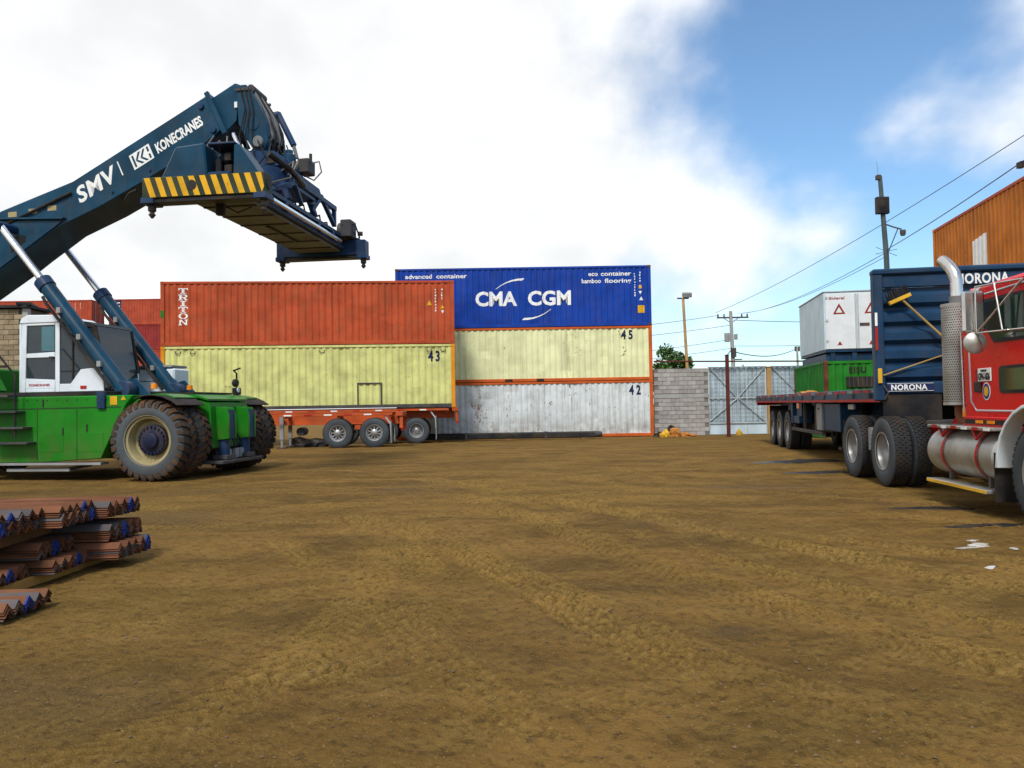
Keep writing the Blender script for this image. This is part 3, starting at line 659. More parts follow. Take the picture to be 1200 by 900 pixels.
corr_decal('sticker', *tri(.24), 4.92, 1.66, 'yellow', ct, yf, Dt); corr_decal('sticker', *tri(.18), 5.5, 1.52, 'yellow', ct, yf, Dt)
corr_decal('sticker', [(0, .14), (.14, .14), (.07, 0)], [(0, 2, 1)], 5.53, 1.3, 'white', ct, yf, Dt)
MB().box(-6.09, -5.95, -1.226, -1.219, 1.2, 1.5).build('plate', 'greenc', ct)
# far red stacks behind the machine
lab_far = ['lowest', 'second lowest', 'middle', 'second highest', 'topmost']
for j, (xl, seq) in enumerate(((-42.4-6.1, ('redd', 'redc', 'redd', 'redc', 'redc')), (-40.9+6.3, ('redd', 'redc', 'redc', 'redd', 'redc')))):
    for k in range(5):
        nm = ('plain' if j == 0 else 'logo striped')
        cf, Df, yf = container('far %s container, %s of the %s stack behind the machine cab' % ('dark red' if seq[k] == 'redd' else 'red', lab_far[k], nm), (xl, 79.2, -.12+k*2.594), 0, 12.19, 2.59, seq[k], seq[k], seq[k],
                               group='far red containers', dents=0, seed=30+k, rows=1, castmat='dgrey')
        if j == 1 and k >= 2:
            corr_decal('logo_strip', *rect(.62, 2.3), -5.45, .2, 'navy', cf, yf, ())
            for q, ch in enumerate('CAI' if k == 4 else 'SEA'):
                vs, fs = fitted(ch, .4, .42, .03); corr_decal('letter', vs, fs, -5.34, 1.85-q*.6, 'white' if q < 2 else 'yellow', cf, yf, (), th=.012)
        if j == 0 and k == 4: small_marks(cf, yf, (), 4.4, 2.2, 9); small_marks(cf, yf, (), 4.9, 2.2, 5)
# orange stack on the right, green and white boxes
TA = -math.atan(154/906)                               # heading of the lorry lane: local y runs away from the camera
def lane(u, v, z=0): return (u*math.cos(TA)-v*math.sin(TA), u*math.sin(TA)+v*math.cos(TA), z)
for k in range(3):
    x_, y_, _ = lane(10.6+1.22, 30.5-6.1)
    co_, Do, yf = container(('orange streaked container, topmost of the stack beyond the headboard', 'orange container, middle of the stack beyond the headboard', 'orange container, lowest of the stack beyond the headboard')[k],
                            (x_, y_, 7.64-2.6*(k+1)+.0), TA-math.pi/2, 12.19, 2.59, 'orangec', 'orangec', 'triton', group='orange containers right', dents=10, seed=50+k)
    if k == 0: corr_decal('white_patch', [(0, 0), (.98, 0), (.98, 1.32), (0, 1.22)], [(0, 1, 2, 3)], -2.7, .25, 'white', co_, yf, Do)
# ---------------------------------------------------------------- green and white boxes behind the flatbed
x_, y_, _ = lane(6.93+1.22, 31.6+3.03)
cg, Dg, yf = container('green container with rusty corner post under the white box', (x_, y_, -.08), TA+math.pi/2, 6.06, 3.05, 'greenc', 'rustbar', 'greenc', dents=6, seed=70)
vs, fs = fitted('EISU', .62, .22, .03, sp=1.15)
decal('lettering', [(a, b_) for a, b_ in vs], fs, 'black', cg, lambda a, b_: (-3.03+.012, .30-a, 2.58+b_), nrm=(-1, 0, 0))
MB().box(-3.05, -2.98, -1.05, .42, 2.02, 2.42).build('vent_opening', 'black', cg)
for k in range(9): MB().box(-3.075, -3.05, -.98+k*.16, -.95+k*.16, 2.02, 2.42).build('vent_bar', 'dgrey', cg)
x_, y_, _ = lane(7.05+1.22, 32.0+2.4)
wb = thing('white_box_body', 'white box body with red warning triangles on top of the green container', 'truck box', (x_, y_, 2.975), TA)
MB().box(-1.21, 1.21, -2.4, 2.4, .45, 2.70).build('box_shell', 'boxside', wb, bevel=.02)
MB().box(-1.24, 1.24, -2.43, 2.43, 2.702, 2.76).build('roof_cap', 'frame', wb, bevel=.015)
MB().box(-1.15, 1.15, -2.3, 2.3, .0, .30).build('skid_base', 'hblue', wb, bevel=.02)
for x in (-.9, -.1, .7): MB().box(x-.09, x+.09, -2.38, -2.31, .0, .34).build('skid_post', 'hblue', wb, bevel=.01)
MB().box(-1.18, 1.18, -2.42, 2.42, .345, .445).build('floor_frame', 'hblue', wb, bevel=.01)
for s in (0, 1):
    x0 = -1.15 if s == 0 else .012
    d = MB().box(x0, x0+1.14, -2.445, -2.405, .47, 2.64).build('door', 'boxwhite', wb, bevel=.01)
    cx = x0+.50
    decal('warning_triangle', [(cx-.23, 1.84), (cx+.23, 1.84), (cx, 2.26), (cx-.13, 1.895), (cx+.13, 1.895), (cx, 2.13)], [(0, 1, 4, 3), (1, 2, 5, 4), (2, 0, 3, 5)], 'stencilred', d, lambda a, b_: (a, -2.449, b_))
    decal('reflector', [(cx-.09, .62), (cx+.09, .62), (cx, .78)], [(0, 1, 2)], 'stencilred', d, lambda a, b_: (a, -2.449, b_))
    for z in (.8, 1.6, 2.5): MB().box(x0 if s == 0 else x0+1.06, x0+.08 if s == 0 else x0+1.14, -2.475, -2.446, z-.04, z+.04).build('hinge', 'frame', d)
    MB().cyl((x0+(1.10 if s == 0 else .04), -2.465, .48), (x0+(1.10 if s == 0 else .04), -2.465, 2.62), .016, n=8).build('lock_rod', 'frame', d)
vs, fs = fitted('Sideral', .58, .10, .02); decal('lettering', vs, fs, 'stencilred', wb, lambda a, b_: (-1.02+a, -2.449, 2.42+b_))
MB().box(.10, .46, -2.46, -2.446, 1.35, 1.47).build('plate', 'dgrey', wb)

# ---------------------------------------------------------------- block wall, gate, fence
BLK = MB().box(-.196, .196, -.075, .075, 0, .186).mesh('block', bevel=.008, smooth=0)
BLK.materials.append(M['block'])
BLT = BLK.copy(); BLT.materials.clear(); BLT.materials.append(M['tanblock'])
bw = thing('block_wall', 'grey concrete block wall between the container stack and the metal gate', 'wall', (6.78, 37.0, -.13))
MB().box(0, 2.6, -.05, .065, 0, 3.18).build('mortar', 'mortar', bw)
for rI in range(16):
    z = rI*.2+(.0 if rI < 10 else .012)
    if rI == 9: continue
    off = .2 if rI % 2 else 0
    for k in range(8):
        xc = .2+k*.4-off
        if xc < .1 or xc > 2.6: continue
        w = 1.0
        if xc < .2: xc, w = .1, .48
        if xc > 2.42: xc, w = 2.5, .48
        o = link('block', BLK, None, bw, (xc, random.uniform(-.006, .006), z)); o.scale = (w, 1, 1)
MB().box(-.01, 2.61, -.09, .09, 1.79, 1.985).build('tie_beam', 'conc', bw, bevel=.01)
gate_i = 0
def sheet_gate(label, x0, x1, ztop, loc, low):
    g = thing('metal_gate', label, 'gate', loc); L = x1-x0; n = max(1, round(L/.86)); w = L/n
    for k in range(n):
        vs, fs = corr_sheet(k*w, (k+1)*w-.006, low, ztop, 1, (), .03); m = MB()
        m.add([(x, y+.03+.004*(k % 2), z) for x, y, z in vs], fs); m.build('sheet', 'galv', g, smooth=0, fixn=False)
        if low > .1: MB().box(k*w+.01, (k+1)*w-.01, .03, .05, .02, low-.01).build('base_plate', 'galv2', g)
    F = [((0, 0), (0, ztop)), ((L, 0), (L, ztop)), ((0, ztop-.02), (L, ztop-.02)), ((0, low), (L, low)), ((0, 1.75), (L, 1.75)), ((L/2, low), (L/2, ztop)), ((0, ztop), (L/2, 1.75)), ((L/2, 1.75), (L, low)), ((0, low+.1), (L/2, 1.75)), ((L/2, 1.75), (L, ztop))]
    for (a, b_), (c_, d) in F: MB().cyl((a, -.02, b_), (c_, -.02, d), .022, n=8).build('frame_tube', 'frame', g)
    m = MB()
    for k in range(int(L/.2)): m.cyl((k*.2+.1, .0, low), (k*.2+.1, .0, ztop), .005, n=4)
    for k in range(int((ztop-low)/.2)): m.cyl((0, .0, low+k*.2+.1), (L, .0, low+k*.2+.1), .005, n=4)
    m.build('wire_mesh', 'dgrey', g, smooth=0)['kind'] = 'stuff'; return g
sheet_gate('blue grey sheet metal gate leaf beside the block wall', 9.42, 12.15, 3.25, (9.42, 37.0, -.12), .55)
sheet_gate('blue grey sheet metal gate leaf beside the brown post', 12.4, 15.3, 3.25, (12.4, 37.0, -.12), .55)
for k in range(4): sheet_gate('pale blue sheet fence bay %s' % ('next to the gate', 'two bays past the gate', 'three bays past the gate', 'at the far end of the fence')[k], 0, 3.2, 3.2, (15.5+k*3.3, 37.0+.1*k, -.12), .1)
for nm, x, y, h, w, mt, lb in (('gate_post', 9.62, 34.5, 3.65, .07, 'postred', 'dark red steel post standing in front of the sheet metal gate'),
                               ('gate_post', 12.27, 36.95, 3.2, .10, 'tanpole', 'square brown post between the two gate leaves')):
    p = thing(nm, lb, 'post', (x, y, -.13)); MB().box(-w, w, -w, w, 0, h).build('shaft', mt, p, bevel=.01); MB().box(-w*1.3, w*1.3, -w*1.3, w*1.3, h, h+.03).build('cap', mt, p)
    if mt == 'postred': MB().tube([(0, 0, h), (.25, .2, h+.25), (.5, .3, h+.36)], .02, 6).build('bracket', mt, p)
o = MB().cyl((6.75, 36.7, 3.42), (15.5, 36.75, 3.3), .035, n=8).build('gate_rail', 'postred'); tag(o, 'long dark steel pipe running above the wall and gate', 'rail')
# scrap at the foot of the wall
def blob(name, c_, rad, mat, seed, label=None, cat=None, rough=.35, sub=3):
    bm = bmesh.new(); bmesh.ops.create_icosphere(bm, subdivisions=sub, radius=1)
    P = np.array([v.co[:] for v in bm.verts])
    n = fbm(P[:, 0]+seed*3.1+P[:, 2], P[:, 1]-seed*1.7+P[:, 2]*.7, 1.6, 4, seed)
    for v, q in zip(bm.verts, n):
        v.co *= (1+rough*q); v.co = Vector((v.co.x*rad[0], v.co.y*rad[1], max(v.co.z*rad[2], -.02)))
    me_ = bpy.data.meshes.new(name); bm.to_mesh(me_); bm.free()
    o = link(name, me_, mat, None, c_)
    if label: tag(o, label, cat)
    return o
blob('crumpled_tarp', (7.5, 35.9, -.10), (.34, .22, .30), 'ragor', 1, 'crumpled orange tarp heaped at the foot of the block wall', 'tarp', .5)
blob('yellow_bag', (7.0, 35.7, -.11), (.20, .18, .26), 'ragye', 2, 'small yellow bag beside the orange tarp', 'bag')
blob('dark_sack', (6.75, 35.9, -.11), (.26, .2, .22), 'black', 3, 'dark sack lying at the corner of the white container', 'sack')
blob('flat_tarp', (8.1, 35.8, -.11), (.5, .2, .14), 'ragor', 5, 'flattened orange tarp trailing along the block wall', 'tarp', .6)
blob('black_bag', (7.42, 36.25, .12), (.2, .15, .26), 'black', 6, 'black bag on top of the crumpled orange tarp', 'bag')
blob('yellow_drum', (10.65, 36.4, -.12), (.16, .16, .28), 'ragye', 8, 'yellow plastic container standing before the gate base', 'drum', .15)
b_ = thing('steel_tube', 'long dark steel tube lying in front of the container numbered 42', 'tube', (.1, 35.1, -.12))
MB().prism([(-.14, .06), (.14, .06), (.17, .10), (.17, .28), (.12, .34), (-.12, .34), (-.17, .28), (-.17, .10)], -4.2, 3.6, 'x').build('shaft', 'black', b_)
MB().cyl((3.6, 0, .21), (3.95, 0, .21), .15, .11, 14).build('end_cap', 'dgrey', b_, bevel=.01)
for x in (-3.5, -.3, 3.1): MB().box(x-.12, x+.12, -.24, .24, 0, .07).build('chock', 'timber', b_)
for x in (-2.2, 1.4): MB().box(x-.05, x+.05, -.18, .18, .05, .36).build('clamp', 'dgrey', b_, bevel=.005)

# ---------------------------------------------------------------- tan block building on the left
bl = thing('block_building', 'tan concrete block building with dark sloping roof edge behind the machine', 'building', (-19.0, 30.2, -.06), R(0))
sd = Vector((-2.3, 5.8, 0)).normalized(); an = math.atan2(sd.y, sd.x)
MB().box(-8, -.07, .07, 1.5, 0, 5.62).build('front_core', 'mortar', bl)
sw = MB().box(0, 14, -.0, .12, 0, 5.62).build('side_core', 'mortar', bl); sw.rotation_euler = (0, 0, an)
for rI in range(9, 28):
    off = .2 if rI % 2 else 0
    for k in range(8):
        link('block', BLT, None, bl, (-.27-k*.4-off*.98, .05+random.uniform(-.008, .008), rI*.2+.0))
    if rI >= 19:
        for k in range(14):
            q = sd*(.25+k*.4+off); n_ = Vector((sd.y, -sd.x, 0))*(.03+random.uniform(-.008, .008))
            link('block', BLT, None, bl, (q.x+n_.x, q.y+n_.y, rI*.2), (0, 0, an))
MB().box(-.12, .10, -.05, .16, 0, 5.62).build('corner_column', 'conc', bl, bevel=.01)
MB().box(-8.2, .15, -.2, 1.6, 5.64, 5.74).build('roof_edge', 'roof', bl)
rf = MB().box(-.2, 14.2, -.22, .3, 5.75, 5.84).build('roof_edge', 'roof', bl); rf.rotation_euler = (0, 0, an)

# ---------------------------------------------------------------- poles, wires, trees
lp = thing('lamp_post', 'tan steel lamp post with floodlights rising behind the block wall', 'lamp post', (10.35, 45, -.13))
MB().cyl((0, 0, 0), (-.28, 0, 7.7), .10, .075, 12).build('pole', 'tanpole', lp)
MB().box(-.62, .05, -.04, .04, 7.62, 7.70).build('arm', 'dgrey', lp)
for x in (-.06,): MB().box(x-.26, x+.26, -.22, .1, 7.72, 7.98, rot=Matrix.Rotation(R(18), 3, 'X')).build('floodlight', 'mgrey', lp, bevel=.02)
up = thing('utility_pole', 'grey concrete utility pole with crossarm and transformer beyond the gate', 'utility pole', (20.2, 70, -.13))
MB().cyl((0, 0, 0), (-.25, 0, 9.8), .22, .14, 12).build('pole', 'conc', up)
MB().box(-1.5, 1.35, -.06, .06, 9.15, 9.28).build('crossarm', 'dgrey', up)
for x in (-1.4, -.85, .75, 1.25): MB().lathe([(.05, 0), (.09, .08), (.05, .14), (.08, .2), (.02, .28)], 10, 'z', (x, 0, 9.28)).build('insulator', 'dgrey', up)
for s in (-1, 1): MB().cyl((-.22+s*.7, 0, 9.2), (-.2, 0, 8.7), .03, n=6).build('brace', 'dgrey', up)
MB().cyl((-.65, -.1, 7.0), (-.65, -.1, 7.8), .24, n=14).build('transformer', 'mgrey', up, bevel=.02)
MB().cyl((.15, -.1, 7.2), (.15, -.1, 7.7), .16, n=14).build('transformer', 'mgrey', up, bevel=.02)
MB().box(-.35, .1, -.3, -.1, 5.6, 6.4).build('junction_box', 'dgrey', up); MB().box(-.1, .7, -.05, .05, 5.35, 5.45).build('street_light_arm', 'dgrey', up)
up2 = thing('utility_pole', 'thin distant utility pole seen just left of the white box', 'utility pole', (40.8, 110, -.13))
MB().cyl((0, 0, 0), (-.1, 0, 9.3), .2, .13, 10).build('pole', 'conc', up2); MB().box(-.45, .3, -.06, .06, 8.6, 9.3).build('crossarm', 'dgrey', up2)
up3 = thing('utility_pole', 'short distant concrete stub pole close beside the tall utility pole', 'utility pole', (25.2, 84, -.13))
MB().cyl((0, 0, 0), (-.05, 0, 5.6), .14, .1, 10).build('pole', 'conc', up3); MB().box(-.2, .2, -.05, .05, 5.2, 5.3).build('crossarm', 'dgrey', up3)
cp = thing('camera_pole', 'dark steel pole with black box, security camera and whip antenna', 'pole', (16.75, 34, -.13))
MB().tube([(0, 0, 0), (-.12, 0, 8.0), (-.30, 0, 11.45)], [.13, .115, .09], 12).build('pole', 'cctv', cp)
MB().box(-.56, -.0, -.20, .02, 9.75, 10.5).build('equipment_box', 'black', cp, bevel=.02)
MB().cyl((-.36, 0, 11.4), (-.42, 0, 12.1), .012, n=6).build('antenna', 'mgrey', cp)
MB().box(-.46, -.28, -.1, .1, 11.3, 11.5).build('sensor', 'dgrey', cp)
MB().tube([(-.2, 0, 9.35), (.1, -.2, 9.15), (.42, -.35, 9.0)], .035, 8).build('camera_arm', 'cctv', cp)
MB().tube([(-.1, 0, 7.9), (.30, -.25, 9.05)], .022, 6).build('strut', 'cctv', cp)
MB().lathe([(.001, -.12), (.09, -.1), (.12, 0), (.12, .14), (.001, .15)], 14, 'z', (.46, -.36, 8.82)).build('security_camera', 'dgrey', cp)
for a in range(6): MB().cyl((-.11, 0, 8.1), (-.11+.5*math.cos(a*1.05+.3), .2*math.sin(a), 8.1+.35*math.sin(a*1.05+.3)), .012, n=5).build('guy_bracket', 'dgrey', cp)
def wire(label, a, b_, sag, r=.022, n=24):
    a, b_ = Vector(a), Vector(b_); pts = []
    for k in range(n+1):
        t_ = k/n; p = a.lerp(b_, t_); p.z -= sag*4*t_*(1-t_); pts.append(p)
    o = MB().tube(pts, r, 5).build('overhead_wire', 'wire'); tag(o, label, 'wire', 'overhead wires'); return o
TOPW = Vector((19.8, 70, 9.45))
wire('single upper power line passing over the camera pole', TOPW+Vector((-1.2, 0, .1)), (20.5, 16.0, 13.2), .9, .018)
wire('cable from the utility pole to the bracket on the camera pole', TOPW+Vector((1.25, 0, 0)), (16.65, 34, 7.95), .5, .016)
wire('second cable running beside it to the camera pole bracket', TOPW+Vector((.75, 0, 0)), (16.6, 34, 7.75), .55, .014)
wire('thick cable leading from the camera pole over the orange container', (16.65, 34, 8.05), (11.6, 8.0, 8.3), .25, .017)
o = MB().box(-.07, .07, -.1, .1, -.16, .0).build('splice_box', 'black'); o.location = (14.17, 21.2, 7.94); tag(o, 'small black splice box hanging on the thick overhead cable', 'splice box')
wire('level cable from the utility pole towards the white box', TOPW+Vector((.4, 0, -.6)), (44, 66, 8.4), .35, .03)
wire('lower sagging bundle from the utility pole towards the distant pole', (20.1, 70, 6.0), (40.6, 109, 9.0), .8, .05)
wire('thin line just above the lower sagging bundle', (20.1, 70, 6.5), (46, 72, 7.6), .4, .025)
for k, (dz, zz_) in enumerate(((0, 5.4), (-.9, 4.6), (-2.2, 3.0), (-3.0, 2.2))):
    wire(('topmost', 'second', 'third', 'lowest')[k]+' of the lines dropping left from the utility pole towards the containers', (18.8 if k == 0 else 20.0, 70, 9.3+dz), (-4-3*k, 60+4*k, zz_+1.8), .5, .022)
wire('service drop from the utility pole to the dark red post', (20.0, 70, 6.2), (9.9, 34.7, 3.9), .25, .02)
def tree(label, loc, h, rad, n, leaf, seed, clumps=9):
    r = random.Random(seed); t_ = thing('tree', label, 'tree', loc)
    tk = MB(); tk.tube([(0, 0, 0), (.05*h*.1, .02, h*.3), (.03, -.02, h*.55), (0, 0, h*.8)], [h*.028, h*.022, h*.016, h*.006], 8)
    cl = []
    for k in range(clumps):
        a = k*2.4; rr = rad*math.sqrt((k+.5)/clumps)*.75; zc = h*(.62+.30*r.random())-rr*.25
        p = Vector((rr*math.cos(a), rr*math.sin(a), zc)); cl.append((p, rad*r.uniform(.32, .5)))
        tk.tube([(.02, 0, h*(.35+.2*r.random())), p*.55+Vector((0, 0, h*.24)), p], [h*.011, h*.008, h*.003], 6)
    tk.build('trunk', 'bark', t_); m = MB()
    for k in range(n):
        p, q = cl[r.randrange(clumps)]; d = Vector((r.gauss(0, 1), r.gauss(0, 1), r.gauss(0, .8))).normalized()*q*r.random()**.4
        c_ = p+d; u = Vector((r.gauss(0, 1), r.gauss(0, 1), r.gauss(0, .6))).normalized(); w = u.cross(Vector((r.gauss(0, 1), r.gauss(0, 1), r.gauss(0, 1)))).normalized()
        s = leaf*r.uniform(.6, 1.3); m.add([c_-u*s, c_+w*s*.5+u*s*.1, c_+u*s, c_-w*s*.5+u*s*.1], [(0, 1, 2, 3)])
    m.build('crown', 'leaf', t_, smooth=0, fixn=False); return t_
tree('leafy green tree showing over the block wall beside the lamp post', (10.0, 48, -.13), 5.3, 1.35, 2400, .14, 5)
tree('dark distant tree peeking over the fence beside the white box', (29.2, 74, -.13), 5.0, 1.8, 1500, .22, 6)
tree('low leafy tree half hidden by the blue topped container stack', (8.6, 49, -.13), 4.2, 1.1, 1500, .13, 9)
# ---------------------------------------------------------------- orange container trailers
def chassis(label, loc, rear, axles, front, zt, flaps, rim):
    c_ = thing('container_trailer', label, 'trailer', loc, YA); zb = zt-.46
    for y in (-.52, .52):
        MB().box(front, rear-.15, y-.02, y+.02, zb+.03, zt-.03).build('web', 'orange', c_)
        for z in (zb, zt-.03): MB().box(front, rear-.15, y-.09, y+.09, z, z+.03).build('flange', 'orange', c_, bevel=.004)
    for x in [front+.1]+[rear-.45-1.9*k for k in range(6) if rear-.45-1.9*k > front+.6]:
        MB().box(x-.06, x+.06, -1.12, 1.12, zt-.20, zt-.05).build('crossmember', 'orange', c_, bevel=.006)
    for x in (front+.05, rear-.13):
        MB().box(x-.13, x+.13, -1.22, 1.22, zt-.17, zt).build('bolster', 'orange', c_, bevel=.012)
        for y in (-1.13, 1.13): MB().cyl((x, y, zt), (x, y, zt+.018), .05, n=8).build('twistlock', 'dgrey', c_)
    MB().box(front+.3, rear-.4, -1.19, -1.12, zt-.13, zt-.04).build('side_rail', 'orange', c_, bevel=.008)
    for k in range(12):
        x = front+.5+k*(rear-front-1.2)/12; MB().box(x, x+.28, -1.195, -1.189, zt-.115, zt-.065).build('reflective_tape', 'white' if k % 2 else 'redp', c_)
    for y in (-1.05, 1.05):
        MB().box(rear-.12, rear+.0, y-.12, y+.12, zt-.62, zt-.17).build('bumper_leg', 'orange', c_, bevel=.01)
    MB().box(rear-.08, rear+.01, -1.15, 1.15, zt-.70, zt-.58).build('bumper', 'redp', c_, bevel=.01)
    for y in (-.9, .9): MB().cyl((rear+.002, y, zt-.28), (rear+.025, y, zt-.28), .06, n=12).build('tail_light', 'redp', c_)
    for x in axles:
        MB().cyl((x, -.95, .56), (x, .95, .56), .07, n=10).build('axle', 'dgrey', c_)
        for y in (-1.06, -.74, .74, 1.06): road_wheel(c_, x, y, -1 if y < 0 else 1, rim if abs(y) > 1 else RIM_DISH, 'y', .56, .98)
        for y in (-.52, .52): MB().box(x-.42, x+.42, y-.04, y+.04, .62, .70).build('leaf_spring', 'dgrey', c_)
    for x in axles[:-1]:
        for y in (-.52, .52): MB().box(x+.55, x+.78, y-.06, y+.06, .66, zb).build('spring_hanger', 'orange', c_, bevel=.01)
    for x in flaps:
        for y in (-.9, .9): MB().box(x-.015, x+.015, y-.3, y+.3, .16, zt-.35).build('mudflap', 'mgrey', c_)
        MB().tube([(x-.25, -1.1, zt-.12), (x-.02, -1.12, zt-.45), (x, -1.12, zt-.9)], .03, 6).build('flap_bracket', 'frame', c_)
    lx = max(front+1.2, axles[0]-2.1)
    for y in (-.75, .75):
        MB().box(lx-.07, lx+.07, y-.07, y+.07, .35, zt-.1).build('landing_leg', 'mgrey', c_, bevel=.006); MB().box(lx-.15, lx+.15, y-.15, y+.15, .02, .06).build('landing_foot', 'dgrey', c_)
        MB().cyl((lx, y, .06), (lx, y, .36), .05, n=8).build('landing_ram', 'mgrey', c_)
    MB().cyl((lx+.6, -.35, .62), (lx+.6, .45, .62), .16, n=16).build('air_tank', 'dgrey', c_, bevel=.02)
    return c_
chassis('empty orange container chassis trailer parked in front of the yellow cream container', (-5.88, 29.75, -.035), 1.72, (-.67, .67), -8.2, 1.33, (1.28,), RIM_SPOKE)
chassis('orange chassis trailer carrying the yellow cream container numbered 43', (mx, my, -.11), 6.2, (3.1, 4.42), -6.2, 1.525, (5.25,), RIM_DISH)
blob('dirt_heap', (-8.0, 30.7, -.06), (.75, .5, .38), 'black', 12, 'dark heap of rubber scrap under the empty orange chassis', 'scrap heap', .4)

# ---------------------------------------------------------------- reach stacker
RSY = R(-8.0)
rs = thing('reach_stacker', 'green container reach stacker with raised blue boom and white cab', 'reach stacker', (-7.10, 17.79, 0), RSY)
for x, y, out in ((-.08, -1.79, -1), (-.06, -1.21, 1), (0, 1.21, -1), (.0, 1.79, 1)): big_wheel(rs, x, y, out)
for y, out in ((-1.35, -1), (1.35, 1)): big_wheel(rs, -6.1, y, out)
MB().cyl((0, -.95, .85), (0, .95, .85), .28, n=16).build('front_axle', 'dgrey', rs); MB().cyl((-6.1, -1.1, .85), (-6.1, 1.1, .85), .16, n=12).build('rear_axle', 'dgrey', rs)
# main frame and flank
ch = MB().prism([(-7.6, .75), (-7.6, 1.8), (-.2, 1.80), (.55, 1.62), (.62, .62), (-.9, .55), (-1.3, .42), (-7.0, .42)], -.86, .86).build('chassis', 'green', rs, bevel=.015)
flank = [(-5.1, .38), (-5.1, 1.80), (-.75, 1.80), (-.95, 1.58), (-1.08, 1.28), (-1.28, .98), (-1.55, .47), (-3.0, .40)]
for s in (-1, 1): MB().prism(flank, s*1.74, s*.87).build('flank', 'green', rs, bevel=.02)
MB().prism([(-5.1, 1.53), (-1.05, 1.55), (-1.05, 1.565), (-5.1, 1.545)], -1.75, -1.739).build('panel_seam', 'dkgreen', rs)
for x in (-4.2, -3.15, -2.15): MB().box(x-.006, x+.006, -1.747, -1.739, .45, 1.52).build('panel_seam', 'dkgreen', rs)
for k in range(15): MB().cyl((-4.9+k*.25, -1.752, 1.72), (-4.9+k*.25, -1.739, 1.72), .014, n=6).build('bolt', 'dkgreen', rs)
for x0, z0 in ((-3.1, .62), (-2.1, .62)): MB().box(x0, x0+.62, -1.745, -1.739, z0, z0+.40).build('access_hatch', 'green', rs, bevel=.004)
MB().box(-5.1, -1.55, -1.76, -1.5, .345, .395).build('sill', 'mgrey', rs)
MB().tube([(-4.0, -1.6, .33), (-3.4, -1.6, .22), (-2.5, -1.6, .25), (-1.9, -1.6, .34)], .035, 8).build('hose', 'black', rs); MB().box(-4.0, -2.4, -1.68, -1.45, .20, .27).build('lower_step', 'mgrey', rs, bevel=.01)
MB().box(-5.0, -1.5, -1.62, 1.62, 1.802, 1.90).build('deck', 'black', rs, bevel=.01)
# wheel arches: bent plate over each dual pair
for s in (-1, 1):
    arc = [(.93*math.cos(R(a)), .85+.94*math.sin(R(a))) for a in (150, 135, 118, 102, 90, 78, 66)]
    outer = [(x*1.025, .85+(z-.85)*1.03) for x, z in arc]
    MB().prism(arc+outer[::-1], s*1.78, s*.9).build('mudguard', 'green', rs)
    arc2 = [(.925*math.cos(R(a)), .85+.925*math.sin(R(a))) for a in (112, 100, 88, 74, 60, 50)]; outer2 = [(x*1.02, .85+(z-.85)*1.02) for x, z in arc2]
    MB().prism(arc2+outer2[::-1], s*2.06, s*1.0).build('rubber_flap', 'rubber', rs)
MB().box(-.55, .25, -.84, .84, 1.815, 1.86).build('front_deck', 'black', rs); MB().prism([(-.75, 1.805), (.3, 1.805), (.62, 1.70), (.62, 1.66), (.2, 1.78), (-.75, 1.78)], -.90, .90).build('front_cowl', 'green', rs)
# nose: two guide plates, jacks, towing gear
for y in (-.46, .46):
    for dy in (-.15, .15): MB().prism([(.55, .78), (.55, 1.55), (.88, 1.50), (.95, 1.35), (.95, .82)], y+dy-.025, y+dy+.025).build('guide_plate', 'green', rs, bevel=.005)
    MB().box(.90, .93, y-.125, y+.125, .82, 1.46).build('guide_face', 'boomd', rs)
    MB().cyl((.74, y, .45), (.74, y, .80), .13, n=14).build('jack', 'boomd', rs); MB().box(.58, .92, y-.2, y+.2, .36, .46).build('jack_foot', 'dgrey', rs, bevel=.01)
MB().prism([(-.22, .62), (.22, .62), (.25, 1.0), (.12, 1.2), (-.12, 1.2), (-.25, 1.0)], .60, .66, 'x').build('nose_recess', 'black', rs)
MB().box(.35, .98, -.95, .95, .28, .35).build('nose_step', 'dgrey', rs, bevel=.01)
for y in (-.3, .05, .3): MB().box(.5, .8, y-.09, y+.09, .36, .58).build('valve_block', 'mgrey', rs, bevel=.02)
for k in range(4): MB().tube([(.6, -.2+.12*k, .5), (.85, -.15+.1*k, .62+.04*k), (.68, -.05+.08*k, .95)], .018, 6).build('hose', 'black', rs)
# lamps, stickers, mirror
for y in (-1.05, .35): MB().lathe([(.001, .1), (.06, .09), (.07, 0), (.07, -.02)], 12, 'z', (-.55, y, 1.96)).build('beacon', 'amber', rs)
ml = MB().tube([(.05, 1.45, 1.80), (.05, 1.45, 2.36), (.05, 1.30, 2.42), (.35, 1.05, 2.46)], .022, 6).build('mirror_arm', 'black', rs)
MB().box(0, .1, 1.3, 1.6, 1.82, 2.0).build('lamp_bracket', 'black', rs, bevel=.02); MB().cyl((.09, 1.42, 2.12), (-.02, 1.42, 2.12), .10, n=14).build('work_lamp', 'black', rs, bevel=.02); MB().cyl((.115, 1.42, 1.94), (.09, 1.42, 1.94), .06, n=12).build('lamp_lens', 'white', rs)
MB().box(-1.1, -.94, -1.752, -1.742, 1.60, 1.78).build('sticker', 'yellow', rs)
decal('sticker', [(-.86, 1.70), (-.74, 1.70), (-.80, 1.79)], [(0, 1, 2)], 'yellow', rs, lambda a, b_: (a, -1.745, b_))
MB().box(-1.62, -1.42, -1.80, -1.742, 1.52, 1.88).build('lamp_box', 'boomd', rs, bevel=.01)
for x, z in ((-3.0, 1.66), (-2.5, 1.05), (-1.9, 1.12)): MB().box(x-.015, x+.015, -1.752, -1.739, z-.08, z+.08).build('handle', 'black', rs)
